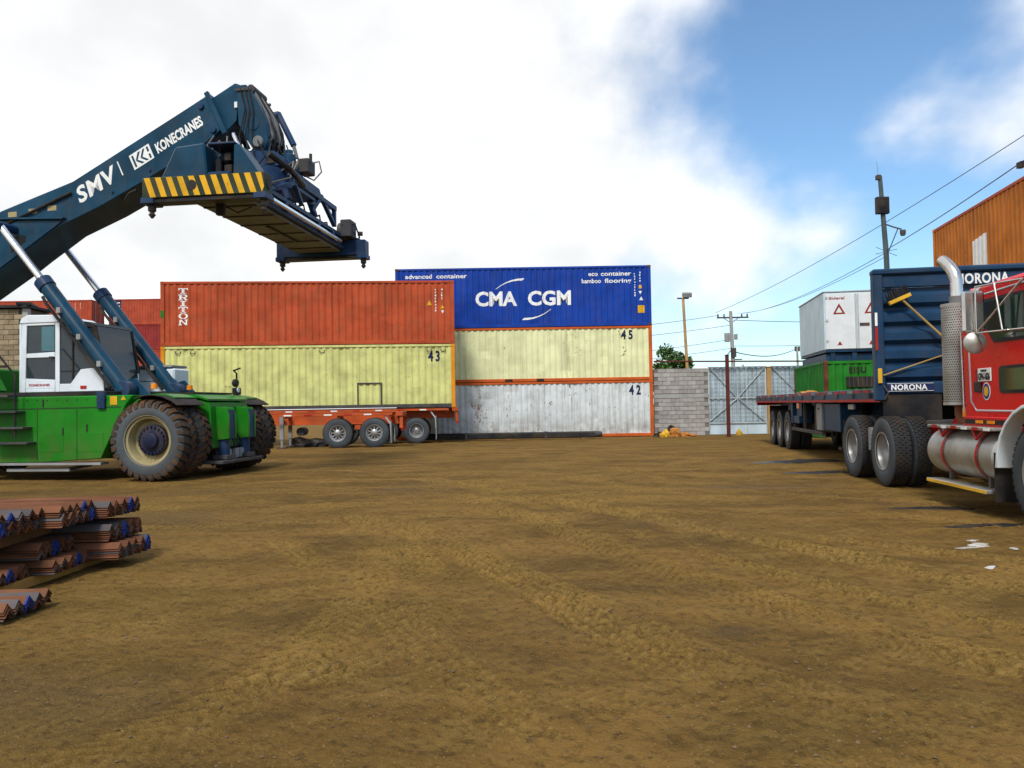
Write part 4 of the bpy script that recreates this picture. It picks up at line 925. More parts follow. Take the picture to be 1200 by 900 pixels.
# steps and handrail
for k, (x, z) in enumerate(((-4.1, 1.80), (-3.9, 1.46), (-3.72, 1.12), (-3.62, .80))): MB().box(x-.5, x+.45, -2.02, -1.742, z, z+.045).build('step', 'dgrey', rs, bevel=.006)
MB().tube([(-4.35, -1.95, 1.85), (-4.35, -1.95, 2.95), (-4.22, -1.95, 3.0), (-3.52, -1.95, 2.25), (-3.52, -1.95, .95)], .024, 8).build('handrail', 'black', rs)
MB().tube([(-4.35, -1.95, 2.45), (-3.75, -1.95, 2.45)], .02, 6).build('handrail', 'black', rs)
MB().prism([(-5.05, 1.9), (-5.05, 2.9), (-4.75, 2.35), (-4.5, 1.95)], -1.6, -1.1).build('side_tank', 'green', rs, bevel=.02)
MB().box(-3.9, -1.55, .95, 1.62, 1.90, 2.50).build('side_hood', 'cabwhite', rs, bevel=.04); MB().box(-3.85, -1.6, .93, 1.60, 2.52, 2.58).build('hood_lid', 'mgrey', rs, bevel=.01); MB().box(-3.9, -1.55, .944, .949, 2.18, 2.20).build('hood_seam', 'dgrey', rs)
# counterweight and engine
MB().prism([(-8.3, .7), (-8.35, 1.9), (-7.9, 2.5), (-6.9, 2.6), (-6.8, 1.0), (-7.2, .6)], -1.55, 1.55).build('counterweight', 'green', rs, bevel=.05); MB().box(-6.8, -5.1, -1.2, 1.2, 1.78, 2.5).build('engine_hood', 'green', rs, bevel=.04)
for y in (-.72, .72): MB().prism([(-7.7, 1.8), (-7.6, 3.9), (-7.35, 4.35), (-7.0, 3.9), (-6.2, 1.8)], y-.07, y+.07).build('boom_tower', 'boom', rs, bevel=.02)
# cab
CY = .86
cab = MB().prism([(-4.36, 1.93), (-4.31, 3.54), (-3.45, 3.58), (-2.40, 3.42), (-2.20, 2.35), (-2.20, 1.93)], -CY+.03, CY-.03).build('cab_glazing', 'glass', rs, bevel=.03)
for s in (-1, 1):
    ya, yb = s*(CY-.032), s*(CY+.0)
    door = MB()
    for p in ([(-4.40, 1.92), (-4.35, 3.52), (-4.22, 3.52), (-4.26, 1.92)], [(-3.46, 1.92), (-3.46, 3.52), (-3.34, 3.52), (-3.34, 1.92)], [(-4.26, 2.0), (-4.26, 2.24), (-3.47, 2.20), (-3.47, 2.0)], [(-4.24, 2.71), (-4.24, 2.81), (-3.47, 2.83), (-3.47, 2.71)], [(-4.22, 3.45), (-4.22, 3.52), (-3.47, 3.52), (-3.47, 3.45)], [(-4.26, 1.922), (-4.26, 1.999), (-3.47, 1.999), (-3.47, 1.922)]):
        door.prism(p, ya, yb)
    d = door.build('cab_door', 'cabwhite', rs, bevel=.008)
    MB().box(-3.60, -3.48, s*CY+s*.0, s*(CY+.03), 2.69, 2.73).build('door_handle', 'black', d)
    if s < 0:
        MB().box(-3.84, -3.49, s*(CY-.026), s*(CY-.020), 2.86, 3.42).build('sliding_pane', 'glassb', rs); MB().box(-4.2, -3.84, s*(CY-.027), s*(CY-.024), 2.86, 3.42).build('fixed_pane', 'glass', rs)
    MB().prism([(-3.339, 1.92), (-3.339, 2.10), (-3.05, 2.10), (-2.78, 2.42), (-2.50, 2.44), (-2.20, 2.38), (-2.17, 1.92)], ya, yb).build('front_panel', 'cabwhite', rs, bevel=.01)
    MB().prism([(-3.339, 3.42), (-3.339, 3.52), (-2.42, 3.42), (-2.42, 3.37)], ya, yb).build('roof_beam', 'black', rs)
    MB().prism([(-2.48, 3.38), (-2.36, 3.38), (-2.15, 2.36), (-2.27, 2.36)], ya, s*(CY+.004)).build('front_pillar', 'black', rs)
    MB().box(-3.02, -2.98, ya, s*(CY-.01), 2.12, 3.44).build('window_bar', 'black', rs)
MB().prism([(-4.42, 3.50), (-4.38, 3.62), (-4.2, 3.70), (-3.5, 3.68), (-3.32, 3.60), (-3.34, 3.50)], -CY-.02, CY+.02).build('cab_roof', 'cabwhite', rs, bevel=.02); MB().prism([(-3.34, 3.53), (-3.34, 3.60), (-2.38, 3.46), (-2.38, 3.40)], -CY+.02, CY-.02).build('roof_glass', 'glass', rs)
MB().box(-4.43, -4.36, -CY, CY, 1.92, 3.5).build('cab_rear', 'cabwhite', rs, bevel=.01)
vs, fs = fitted('KONECRANES', .55, .05, .02); decal('lettering', vs, fs, 'redp', rs, lambda a, b_: (-4.15+a, -CY-.002, 2.06+b_))
MB().box(-2.78, -2.62, -CY-.012, -CY-.001, 1.98, 2.05).build('marker_lamp', 'redp', rs)
MB().tube([(-3.2, -.5, 1.95), (-3.2, -.5, 2.75), (-2.8, -.5, 2.75), (-2.55, -.5, 2.45)], .03, 6).build('seat_frame', 'black', rs)
# lift rams
for y in (-.97, .97):
    MB().cyl((-1.50, y, 1.90), (-3.62, y, 4.36), .175, n=20).build('lift_cylinder', 'boom', rs, bevel=.015); MB().cyl((-3.55, y, 4.28), (-3.70, y, 4.455), .20, n=20).build('gland', 'boomd', rs, bevel=.01)
    MB().cyl((-3.66, y, 4.41), (-4.86, y, 5.80), .085, n=16).build('lift_rod', 'rod', rs)
    MB().cyl((-1.50, y-.16, 1.93), (-1.50, y+.16, 1.93), .20, n=16).build('ram_eye', 'boomd', rs, bevel=.01); MB().prism([(-1.9, 1.8), (-1.75, 2.12), (-1.4, 2.2), (-1.0, 1.8)], y+.19, y+.24).build('ram_bracket', 'boom', rs)
    s = -1
    MB().tube([(-1.75, y+s*.2, 1.98), (-3.4, y+s*.22, 3.88), (-3.52, y+s*.2, 4.05)], .035, 8).build('ram_pipe', 'black', rs)
    for t_ in (.25, .5, .75): MB().box(-1.5-2.1*t_-.05, -1.5-2.1*t_+.05, y-.25, y-.15, 1.9+2.44*t_-.06, 1.9+2.44*t_+.06).build('pipe_clamp', 'mgrey', rs)
# boom
BW = .50
outer = [(-8.1, 5.0), (-7.95, 3.75), (-7.4, 3.7), (-6.3, 4.27), (-5.28, 4.84), (-4.67, 5.22), (-3.71, 5.78), (-2.55, 6.19), (-1.27, 6.74), (.2, 7.40), (.70, 7.74), (.38, 8.56), (-.2, 8.28), (-3.29, 6.82), (-5.28, 6.26)]
MB().prism(outer, -BW, BW).build('outer_boom', 'boom', rs, bevel=.012)
for s in (-1, 1):
    MB().prism([(-8.0, 4.0), (-6.3, 4.30), (-5.3, 4.88), (-4.68, 5.25), (-3.73, 5.80), (-3.55, 5.92), (-5.3, 6.02), (-7.9, 4.85)], s*(BW+.001), s*(BW+.035)).build('boom_cheek', 'boom', rs, bevel=.006)
    MB().prism([(-5.5, 6.06), (-3.5, 5.95), (-3.46, 5.98), (-5.5, 6.10)], s*(BW+.001), s*(BW+.10)).build('boom_flange', 'boom', rs)
    MB().prism([(-4.95, 5.25), (-4.55, 5.50), (-4.55, 5.62), (-4.75, 5.66), (-5.02, 5.55)], s*(BW+.036), s*(BW+.042)).build('boom_slot', 'black', rs)
    MB().cyl((-4.84, s*(BW+.0), 5.78), (-4.84, s*(1.14), 5.78), .10, n=14).build('rod_pin', 'boomd', rs)
    for x, z in ((-4.95, 6.18), (-4.38, 6.22), (-3.85, 6.26)): MB().box(x-.12, x+.12, s*BW+s*.001, s*(BW+.006), z-.06-.02, z+.04).build('reflector', 'creamrim', rs)
    # collar of the outer section
    MB().prism([(.26, 8.55), (.36, 8.60), (.86, 7.62), (.74, 7.58)], s*(BW-.02), s*(BW+.07)).build('boom_collar', 'boom', rs, bevel=.008)
    for x, z in ((.16, 8.28), (.48, 7.72)): MB().cyl((x, s*BW, z), (x, s*(BW+.05), z), .075, n=14).build('slide_bolt', 'boomd', rs, bevel=.008)
# inner boom and head
MB().prism([(.2, 8.40), (.98, 8.78), (1.10, 8.74), (1.02, 7.92), (.76, 7.70), (.2, 7.45)], -.41, .41).build('inner_boom', 'boom', rs, bevel=.012)
for s in (-1, 1):
    hd = MB().prism([(1.05, 8.70), (1.30, 8.70), (1.62, 8.26), (1.80, 7.86), (1.86, 7.40), (1.74, 7.16), (1.50, 7.18), (1.30, 7.46), (1.10, 7.82)], s*.30, s*.47).build('head_plate', 'boom', rs, bevel=.012)
    MB().cyl((1.48, s*.46, 7.80), (1.48, s*.485, 7.80), .16, n=24).build('pin_cover', 'boom', rs, bevel=.01); MB().cyl((1.63, s*.46, 7.36), (1.63, s*.56, 7.36), .13, n=18).build('head_pin', 'belly', rs, bevel=.015)
    MB().box(1.02, 1.45, s*.48-.02, s*.48+.02, 8.56, 8.62).build('head_strap', 'dgrey', rs); MB().box(.98, 1.06, s*.43-.02, s*.43+.04, 8.2, 8.34).build('sensor', 'white', rs, bevel=.01)
MB().cyl((1.34, -.32, 8.66), (1.34, .32, 8.66), .10, n=14).build('hose_roller', 'dgrey', rs)
MB().prism([(1.24, 8.66), (1.36, 8.70), (1.76, 8.05), (1.86, 7.5), (1.75, 7.5)], -.28, .28).build('hose_guard', 'belly', rs, bevel=.01)
for k in range(6):
    y = -.25+.1*k; MB().tube([(1.15, y, 8.74), (1.38, y, 8.66), (1.70+.03*(k % 2), y*1.1, 8.12), (1.86+.05*(k % 2), y, 7.6), (1.80, y*1.4, 7.15), (1.85, y*1.8, 6.75)], .024, 6).build('hose', 'black' if k % 3 else 'belly', rs)
MB().tube([(.55, -.60, 7.55), (.42, -.68, 7.32), (.52, -.72, 7.08), (.76, -.70, 7.05), (.82, -.66, 7.30), (.70, -.62, 7.42), (.5, -.66, 7.2)], .018, 6).build('hose', 'belly', rs)
MB().tube([(.9, -.62, 7.5), (.95, -.75, 7.2), (1.15, -.8, 6.8), (1.1, -.7, 6.5)], .02, 6).build('hose', 'belly', rs)
MB().cyl((.95, -.44, 7.62), (1.22, -.44, 7.10), .05, n=10).build('tilt_rod', 'rod', rs)
MB().cyl((1.30, .30, 8.20), (1.74, .36, 8.28), .09, n=14).build('damper_knuckle', 'boomd', rs, bevel=.01); MB().cyl((1.70, .36, 8.32), (2.12, .36, 7.52), .075, n=14).build('damper', 'boomd', rs, bevel=.01); MB().cyl((2.10, .36, 7.56), (2.20, .36, 7.22), .045, n=10).build('damper_rod', 'belly', rs)
# clutter of the head: pipes, junction blocks, looping hoses
for k in range(14):
    a = random.uniform(-.45, .45); x0 = random.uniform(1.0, 2.0); z0 = random.uniform(6.75, 7.3)
    MB().tube([(x0, a, z0+.5), (x0+random.uniform(.05, .3), a-random.uniform(0, .2), z0+.3), (x0+random.uniform(-.1, .35), a+random.uniform(-.2, .2), z0), (x0+random.uniform(-.3, .2), a*1.4, z0-.35)], random.uniform(.014, .026), 6).build('hose', 'belly' if k % 4 == 0 else 'black', rs)
for k in range(9):
    x0, y0, z0 = random.uniform(.85, 2.1), random.uniform(-.6, .3), random.uniform(6.75, 7.2)
    MB().box(x0, x0+random.uniform(.08, .2), y0, y0+random.uniform(.08, .2), z0, z0+random.uniform(.08, .22)).build('junction_block', ('black', 'boomd', 'dgrey')[k % 3], rs, bevel=.01)
for s in (-1, 1):
    for q_ in range(3): MB().tube([(1.18+.1*q_, s*.50, 8.60), (1.30+.1*q_, s*.52, 8.1), (1.16+.16*q_, s*.54, 7.5), (1.3+.12*q_, s*.55, 7.0)], .016, 6).build('hose', 'black', rs)
MB().tube([(-7.0, -.53, 5.0), (-5.3, -.55, 5.86), (-3.3, -.54, 6.55)], .03, 6).build('boom_pipe', 'black', rs)
for x_b, z_b in ((-2.2, 6.50), (-1.2, 6.93), (-.2, 7.36)): MB().cyl((x_b, -BW-.03, z_b), (x_b, -BW, z_b), .03, n=8).build('bolt', 'boomd', rs)
MB().tube([(-2.1, -.2, 6.33), (-1.9, -.45, 6.30), (-1.75, -.5, 6.44), (-1.6, -.45, 6.52)], .03, 6).build('under_pipe', 'black', rs)
# rotator
MB().prism([(1.1, 6.85), (1.25, 7.20), (2.0, 7.14), (2.3, 6.95), (2.3, 6.80), (1.1, 6.75)], -.5, .5).build('rotator_yoke', 'boomd', rs, bevel=.015)
MB().cyl((1.70, 0, 6.35), (1.70, 0, 6.78), .62, n=32).build('slew_ring', 'boomd', rs, bevel=.02)
MB().cyl((2.12, .1, 6.75), (2.12, .1, 7.22), .16, n=16).build('slew_motor', 'boom', rs, bevel=.02); MB().cyl((2.12, .1, 7.22), (2.12, .1, 7.32), .09, n=12).build('slew_cap', 'boom', rs)
MB().box(2.25, 2.55, .25, .65, 6.85, 7.18).build('valve_block', 'dgrey', rs, bevel=.02)
MB().tube([(2.5, .45, 7.1), (2.72, .5, 7.15), (2.78, .5, 6.9), (2.6, .45, 6.7), (2.4, .4, 6.8)], .02, 6).build('hose', 'belly', rs); MB().cyl((2.45, .6, 7.1), (2.45, .6, 7.38), .04, n=8).build('breather', 'black', rs)
# spreader, slewed a little on the rotator
SR = Matrix.Rotation(R(1.0), 3, 'Z')
SPSET = set()
def spart(name, mb, mat, bevel=0.0, parent=None):
    mb.v = [tuple(SR @ Vector(v)+Vector((1.76, 0, 0))) for v in mb.v]; o = mb.build(name, mat, parent or rs, bevel=bevel); SPSET.add(o); return o
main = MB().box(-.62, .62, -2.75, 2.75, 5.62, 6.02); spart('spreader_beam', main, 'boomd', .02)
spart('spreader_belly', MB().box(-.58, .58, -2.7, 2.7, 5.55, 5.615), 'belly', .01)
for y in (-2.1, -1.3, -.5, .4, 1.3, 2.1): spart('belly_rib', MB().box(-.56, .56, y-.03, y+.03, 5.53, 5.549), 'black')
spart('belly_rib', MB().box(-.03, .03, -.4, 1.25, 5.515, 5.549), 'black')
for s in (-1, 1):
    for z in (5.66, 5.94): spart('side_rail', MB().box(s*.64-.05, s*.64+.05, -2.7, 2.7, z-.05, z+.05), 'boomd', .01)
    for y in (-1.9, -.95, .95, 1.9): spart('side_post', MB().box(s*.66-.05, s*.66+.05, y-.06, y+.06, 5.7, 5.9), 'boomd')
    spart('telescope_rod', MB().cyl((s*.78, -1.9, 5.72), (s*.78, 2.2, 5.72), .045, n=10), 'rod' if s > 0 else 'boomd')
    # carrying frame between rotator and beam
    for y in (-.75, .75):
        spart('frame_post', MB().prism([(s*.72, 6.02), (s*.60, 6.02), (s*.46, 6.40), (s*.58, 6.44)], y-.07, y+.07), 'boomd', .01)
    for (a, b_) in (((.72, -1.5, 6.05), (.72, -.6, 6.42)), ((.72, 1.9, 6.05), (.72, 1.0, 6.55)), ((.72, .4, 6.05), (.72, 1.0, 6.55)), ((.72, -.2, 6.05), (.72, -.6, 6.42)), ((.72, 1.9, 6.02), (.72, 1.9, 6.5))):
        spart('truss_bar', MB().tube([(s*a[0], a[1], a[2]), (s*b_[0], b_[1], b_[2])], .065, 4), 'boomd')
    spart('top_rail', MB().box(s*.72-.06, s*.72+.06, -.7, 1.95, 6.42, 6.54), 'boomd', .01)
    spart('top_plate', MB().prism([(-.9, 6.50), (-.6, 6.70), (.9, 6.70), (1.1, 6.5)], s*.70-.03, s*.70+.03, 'x'), 'boomd', .008)
spart('cross_plate', MB().box(-.75, .75, -.6, .6, 6.30, 6.38), 'boomd', .01)
for k in range(9):
    y = -2.4+k*.5; spart('hose', MB().tube([(.5-.1*(k % 3), y, 6.05), (.55, y+.25, 6.12+.06*(k % 2)), (.45, y+.6, 6.05)], .022, 6), 'black')
for k in range(4): spart('hose', MB().tube([(.2+.12*k, -.3, 6.72), (.75+.05*k, -.7, 6.85), (.9, -1.2, 6.35), (.55, -1.7, 6.08)], .022, 6), 'black' if k % 2 else 'belly')
for s in (-1, 1):
    y0 = s*3.0
    eb = spart('end_beam', MB().box(-1.22, 1.22, y0-.17, y0+.17, 5.48, 5.88), 'dkgreen' if s < 0 else 'boomd', .015)
    for x in (-1.12, 1.12):
        spart('twistlock', MB().lathe([(.075, 0), (.075, -.1), (.045, -.12), (.045, -.15), (.07, -.17), (.02, -.24)], 12, 'z', (x, y0, 5.38)), 'dgrey'); spart('corner_box', MB().box(x-.13, x+.13, y0-.18, y0+.18, 5.38, 5.50), 'boomd', .015)
    if s > 0: spart('end_neck', MB().prism([(-1.1, 5.885), (-.62, 6.10), (.62, 6.10), (1.1, 5.885)], y0-.16, y0+.10), 'boomd', .01)
    spart('end_sleeve', MB().box(-.45, .45, min(y0, s*2.6), max(y0, s*2.6), 5.58, 5.98), 'boomd', .02)
    spart('lower_lip', MB().box(-1.15, 1.15, y0-.14, y0+.14, 5.40, 5.475), 'black', .005)
# striped face of the near end beam
for k in range(11):
    x = -1.18+k*.222; w = .115
    sf = spart('hazard_stripe', MB().prism([(x, 5.865), (x+w, 5.865), (x+w+.13, 5.495), (x+.13, 5.495)] if x+w+.13 < 1.21 else [(x, 5.865), (min(x+w, 1.21), 5.865), (1.21, 5.60), (min(x+.13, 1.20), 5.495)], -3.176, -3.1705), 'yellow')
spart('beam_hole', MB().cyl((-.22, -3.18, 5.69), (-.22, -3.172, 5.69), .10, n=14), 'black'); spart('beam_end_hole', MB().cyl((1.221, -3.0, 5.68), (1.235, -3.0, 5.68), .10, n=14), 'black')
# cover and gear on the near arm
spart('near_cover', MB().prism([(-.92, 5.885), (-.62, 6.48), (-.04, 6.53), (.02, 5.885)], -3.05, -2.45), 'boom', .03)
spart('near_shelf', MB().box(.02, .52, -2.55, -2.45, 5.885, 6.50), 'boomd', .01)
for x, z, w, h in ((.08, 5.9, .12, .36), (.26, 5.9, .16, .25), (.26, 6.22, .14, .16)): spart('valve_block', MB().box(x, x+w, -2.85, -2.45, z, z+h), 'black', .015)
spart('near_bracket', MB().prism([(.52, 5.885), (.54, 6.48), (.64, 6.48), (1.05, 5.885)], -3.0, -2.5), 'boom', .01)
spart('near_lid', MB().box(.0, .56, -3.0, -2.5, 6.50, 6.54), 'boomd', .01)
spart('drag_chain', MB().tube([(1.05, -2.6, 6.4), (1.3, -2.2, 6.2), (1.25, -1.4, 6.12), (.95, -.6, 6.35)], .06, 8), 'black')
spart('far_reel', MB().cyl((.55, 2.78, 6.08), (.75, 2.78, 6.08), .24, n=18), 'dgrey', .01); spart('far_guard', MB().box(.66, .95, 2.5, 2.95, 5.9, 6.35), 'dgrey', .02); spart('far_lamp', MB().cyl((1.0, 2.9, 6.05), (1.12, 2.95, 6.05), .06, n=10), 'black')
spart('hose', MB().tube([(.7, 2.5, 6.2), (1.0, 2.7, 6.25), (1.05, 2.9, 5.95), (.85, 3.1, 5.8)], .025, 6), 'black')
spart('under_lamp', MB().box(-.05, .12, -2.62, -2.5, 5.25, 5.5), 'black', .02); spart('hose', MB().tube([(.1, -2.5, 5.45), (.3, -2.4, 5.33), (.55, -2.3, 5.46)], .015, 6), 'black')
# boom lettering along the near plate
bd = Vector((math.cos(R(25.4)), math.sin(R(25.4)))); bn = Vector((-bd.y, bd.x))
def on_boom(ox, oz): return lambda a, b_: (ox+bd.x*a+bn.x*b_, -BW-.003, oz+bd.y*a+bn.y*b_)
vs, fs = fitted('SMV', 1.16, .36, .03, .12, sp=1.08); decal('lettering', vs, fs, 'white', rs, on_boom(-3.08, 6.30))
decal('lettering', *rect(.03, .36), 'white', rs, on_boom(-1.93, 6.86))
logo = decal('logo_panel', *rect(.58, .37), 'white', rs, on_boom(-1.60, 6.96))
f_ = on_boom(-1.60, 6.96)
def f2(a, b_): x, y, z = f_(a, b_); return (x, y-.004, z)
for p in ([(.05, .04), (.10, .04), (.10, .33), (.05, .33)], [(.12, .18), (.24, .33), (.31, .33), (.18, .18)], [(.12, .17), (.18, .17), (.31, .04), (.24, .04)], [(.26, .18), (.38, .33), (.44, .33), (.32, .18)], [(.26, .17), (.32, .17), (.44, .04), (.38, .04)], [(.48, .04), (.53, .04), (.53, .15), (.48, .15)], [(.48, .21), (.53, .21), (.53, .33), (.48, .33)]):
    decal('logo_mark', p, [(0, 1, 2, 3)], 'boom', rs, f2)
vs, fs = fitted('KONECRANES', 1.33, .225, .035, sp=1.0); decal('lettering', vs, fs, 'white', rs, on_boom(-.98, 7.30))

# boom, cab and body settle onto the wheelbase
CABN = {'cab_glazing', 'cab_door', 'door_handle', 'front_panel', 'roof_beam', 'front_pillar', 'window_bar', 'cab_roof', 'roof_glass', 'cab_rear', 'seat_frame', 'sliding_pane', 'fixed_pane'}
for o in list(rs.children_recursive):
    if o.data is None or o in SPSET or o.name.split('.')[0] in ('tyre', 'tread', 'rim', 'hub'): continue
    co_ = np.empty(len(o.data.vertices)*3, np.float32); o.data.vertices.foreach_get('co', co_); co_ = co_.reshape(-1, 3)
    if o.name.split('.')[0] in CABN: co_[:, 1] = np.where(co_[:, 1] > -.5, co_[:, 1]*.75-.2, co_[:, 1])
    if not (co_[:, 0].min() > -1.15 and co_[:, 2].max() < 2.6):
        co_[:, 2] += np.clip((co_[:, 2]-1.9)/4, 0, 1)*(.02+.018*co_[:, 0]); co_[:, 0] = co_[:, 0]*.925+.12
    o.data.vertices.foreach_set('co', co_.ravel()); o.data.update()

# ---------------------------------------------------------------- flatbed trailer (x across, y away from the camera)
x_, y_, _ = lane(5.45, 14.3)
ft = thing('flatbed_trailer', 'flatbed trailer with tall dark blue headboard coupled behind the red truck', 'trailer', (x_, y_, 0), TA)
LT = 15.4; HW = 1.30
MB().box(-HW, HW, .12, LT, 1.55, 1.60).build('deck_base', 'dgrey', ft)
for k in range(9):
    w = 2*HW/9; MB().box(-HW+k*w+.006, -HW+(k+1)*w-.006, .12, LT, 1.602, 1.640).build('deck_plank', 'timber', ft)
for s in (-1, 1):
    MB().box(min(s*HW, s*(HW+.05)), max(s*HW, s*(HW+.05)), .0, LT, 1.40, 1.645).build('side_rail', 'hblue', ft, bevel=.01)
    MB().box(min(s*(HW+.05), s*(HW+.075)), max(s*(HW+.05), s*(HW+.075)), .1, LT, 1.40, 1.45).build('lower_strip', 'redp', ft)
    n = 26
    for k in range(n):
        y = .3+k*(LT-.5)/n; MB().box(s*(HW+.053)-.002, s*(HW+.053)+.002, y, y+.38, 1.575, 1.625).build('reflective_tape', 'redp' if k % 3 else 'mgrey', ft)
    for k in range(12):
        y = .8+k*1.25; MB().box(s*(HW+.075)-.025, s*(HW+.075)+.025, y-.05, y+.05, 1.47, 1.57).build('stake_pocket', 'dgrey', ft, bevel=.005)
    MB().box(s*.5-.02, s*.5+.02, .4, LT-.2, 1.0, 1.40).build('main_beam', 'hblue', ft)
    MB().box(s*.5-.09, s*.5+.09, .4, LT-.2, .97, 1.0).build('beam_flange', 'hblue', ft)
for k in range(10): MB().box(-HW, HW, 1.0+k*1.5, 1.08+k*1.5, 1.42, 1.55).build('crossmember', 'dgrey', ft)
MB().box(-HW-.02, HW+.02, LT, LT+.08, 1.30, 1.64).build('rear_bumper', 'redp', ft, bevel=.01)
for x in (-1.05, 1.05): MB().box(x-.1, x+.1, LT+.08, LT+.11, 1.38, 1.50).build('tail_light', 'redp', ft)
AX = (9.75, 11.1, 12.45)
for y in AX:
    MB().cyl((-1.0, y, .56), (1.0, y, .56), .075, n=10).build('axle', 'dgrey', ft)
    for x in (-1.13, -.80, .80, 1.13): road_wheel(ft, x, y, -1 if x < 0 else 1, RIM_DISH, 'x', .57, 1.03)
    for s in (-1, 1):
        MB().box(s*.5-.05, s*.5+.05, y-.5, y+.5, .66, .74).build('leaf_spring', 'dgrey', ft); MB().box(s*.5-.06, s*.5+.06, y+.55, y+.75, .70, .97).build('spring_hanger', 'dgrey', ft)
for s in (-1, 1):
    # tapered mudguard panel, pale toolbox, dark side box, rail under the boxes
    MB().prism([(8.85, 1.38), (9.15, 1.38), (9.05, .80), (8.90, .80)], s*1.26, s*.9, 'x').build('mudguard_panel', 'hblue', ft, bevel=.01)
    MB().prism([(8.05, 1.02), (8.95, 1.02), (8.95, .82), (8.05, .82)], s*1.24, s*.9, 'x').build('air_tank_box', 'hblue', ft, bevel=.01)
    MB().prism([(7.98, 1.38), (8.70, 1.38), (8.70, 1.02), (7.98, 1.02)], s*1.18, s*.9, 'x').build('toolbox_back', 'hblue', ft)
    tb = MB().box(min(s*1.27, s*.85), max(s*1.27, s*.85), 5.2, 5.75, .72, 1.38).build('toolbox', 'mgrey', ft, bevel=.015)
    MB().box(s*1.28-.01, s*1.28+.01, 5.42, 5.50, 1.22, 1.27).build('latch', 'dgrey', tb)
    MB().box(min(s*1.22, s*.8), max(s*1.22, s*.8), 3.6, 5.19, .74, 1.37).build('side_box', 'hblue', ft, bevel=.015)
    MB().box(s*1.2-.04, s*1.2+.04, 5.3, 9.2, .60, .69).build('side_guard', 'dgrey', ft, bevel=.01)
    for y in (6.2, 7.6, 9.0): MB().box(s*1.17-.03, s*1.17+.03, y-.04, y+.04, .69, 1.40).build('guard_post', 'dgrey', ft)
    MB().box(s*1.335-.01, s*1.335+.01, 7.5, 7.8, 1.24, 1.38).build('marker_lamp', 'amber', ft)
    for y in (3.0, 3.2): MB().lathe([(.001, -.06), (.05, -.05), (.05, .05), (.001, .06)], 10, 'z', (s*1.1, y, 1.3)).build('gladhand', 'white', ft)
    MB().box(s*.85-.07, s*.85+.07, 4.6, 4.74, .35, 1.4).build('landing_leg', 'dgrey', ft); MB().box(s*.85-.14, s*.85+.14, 4.53, 4.81, .30, .35).build('landing_foot', 'dgrey', ft)
for x in (-.9, .9): MB().box(x-.3, x+.3, 13.3, 13.32, .2, 1.3).build('mudflap', 'black', ft)
MB().box(-.85, .85, 6.0, 8.9, .62, 1.30).build('underdeck_shade_box', 'black', ft, bevel=.03)  # black box added to stand for the shade under the deck
MB().cyl((0, 1.1, .93), (0, 1.1, 1.0), .3, n=20).build('kingpin_plate', 'dgrey', ft)
# headboard, ribs proud towards the truck
hz0, hz1, hx0, hx1 = 1.42, 3.68, -1.48, 1.36
HB = MB()
n = 5; prof_h = [(.06, 1.74)]
for k in range(n):
    a = 1.76+k*(3.36-1.76)/n; st = (3.36-1.76)/n
    prof_h += [(.06, a), (-.02, a+.07), (-.02, a+st-.12), (.06, a+st-.05)]
prof_h += [(.06, 3.38)]
HB.prism([(y, z) for y, z in prof_h]+[(.10, 3.38), (.10, 1.74)], hx0+.16, hx1-.16, 'x').build('headboard_panel', 'hblue', ft)
for a, b_ in ((hx0, hx0+.16), (hx1-.16, hx1)): MB().box(a, b_, -.05, .14, hz0, hz1-.001).build('headboard_post', 'hblue', ft, bevel=.02)
MB().box(hx0+.16, hx1-.16, -.015, .10, 3.385, 3.595).build('name_strip', 'hblue', ft, bevel=.01)
MB().box(hx0-.01, hx1+.01, -.07, .15, 3.60, hz1+.03).build('headboard_cap', 'hblue', ft, bevel=.03)
MB().box(hx0+.16, hx1-.16, -.04, .12, 1.53, 1.74).build('headboard_sill', 'hblue', ft, bevel=.02)
MB().box(hx0+.03, hx0+.10, -.09, -.051, 1.72, 1.98).build('strap_hook', 'ragye', ft, bevel=.01); MB().tube([(hx0+.12, -.06, 1.68), (hx0+.18, -.12, 1.56), (hx0+.12, -.1, 1.45)], .016, 6).build('shackle', 'dgrey', ft)
MB().box(hx0+.01, hx0+.05, -.062, -.051, 2.3, 2.7).build('reflective_tape', 'redp', ft); MB().box(hx0+.01, hx0+.05, -.062, -.051, 2.72, 2.95).build('reflective_tape', 'white', ft)
MB().box(-1.31, -.55, -.062, -.041, 1.575, 1.725).build('name_plate', 'navy', ft)
vs, fs = fitted('NORONA', .58, .09, .03, sp=1.1); decal('lettering', vs, fs, 'white', ft, lambda a, b_: (-1.24+a, -.064, 1.605+b_))
m = MB()
for a in ((-1.30, -.56, 1.582, 1.588), (-1.30, -.56, 1.712, 1.718)): m.box(a[0], a[1], -.066, -.062, a[2], a[3])
m.build('plate_border', 'white', ft)
vs, fs = fitted('NORONA', .84, .165, .03, sp=1.1); decal('lettering', vs, fs, 'white', ft, lambda a, b_: (-.14+a, -.017, 3.405+b_))
MB().box(-1.36, -.42, -.02, .0, 1.08, 1.525).build('splash_plate', 'black', ft, bevel=.005)
MB().tube([(-1.36, -.06, 1.86), (-.3, -.09, 2.22)], .012, 6).build('tie_rope', 'handle', ft)
for k, y in enumerate((8.0, 9.4, 10.6)):
    x0, y0, _ = lane(5.45-1.0+.25*k, 14.3+y); o = blob('ratchet_strap', (x0, y0, 1.655), (.22, .45, .06), 'ragor', 61+k, ('small', 'middle', 'larger')[k]+' heap of orange ratchet strap lying on the flatbed deck', 'strap', .5, 2)
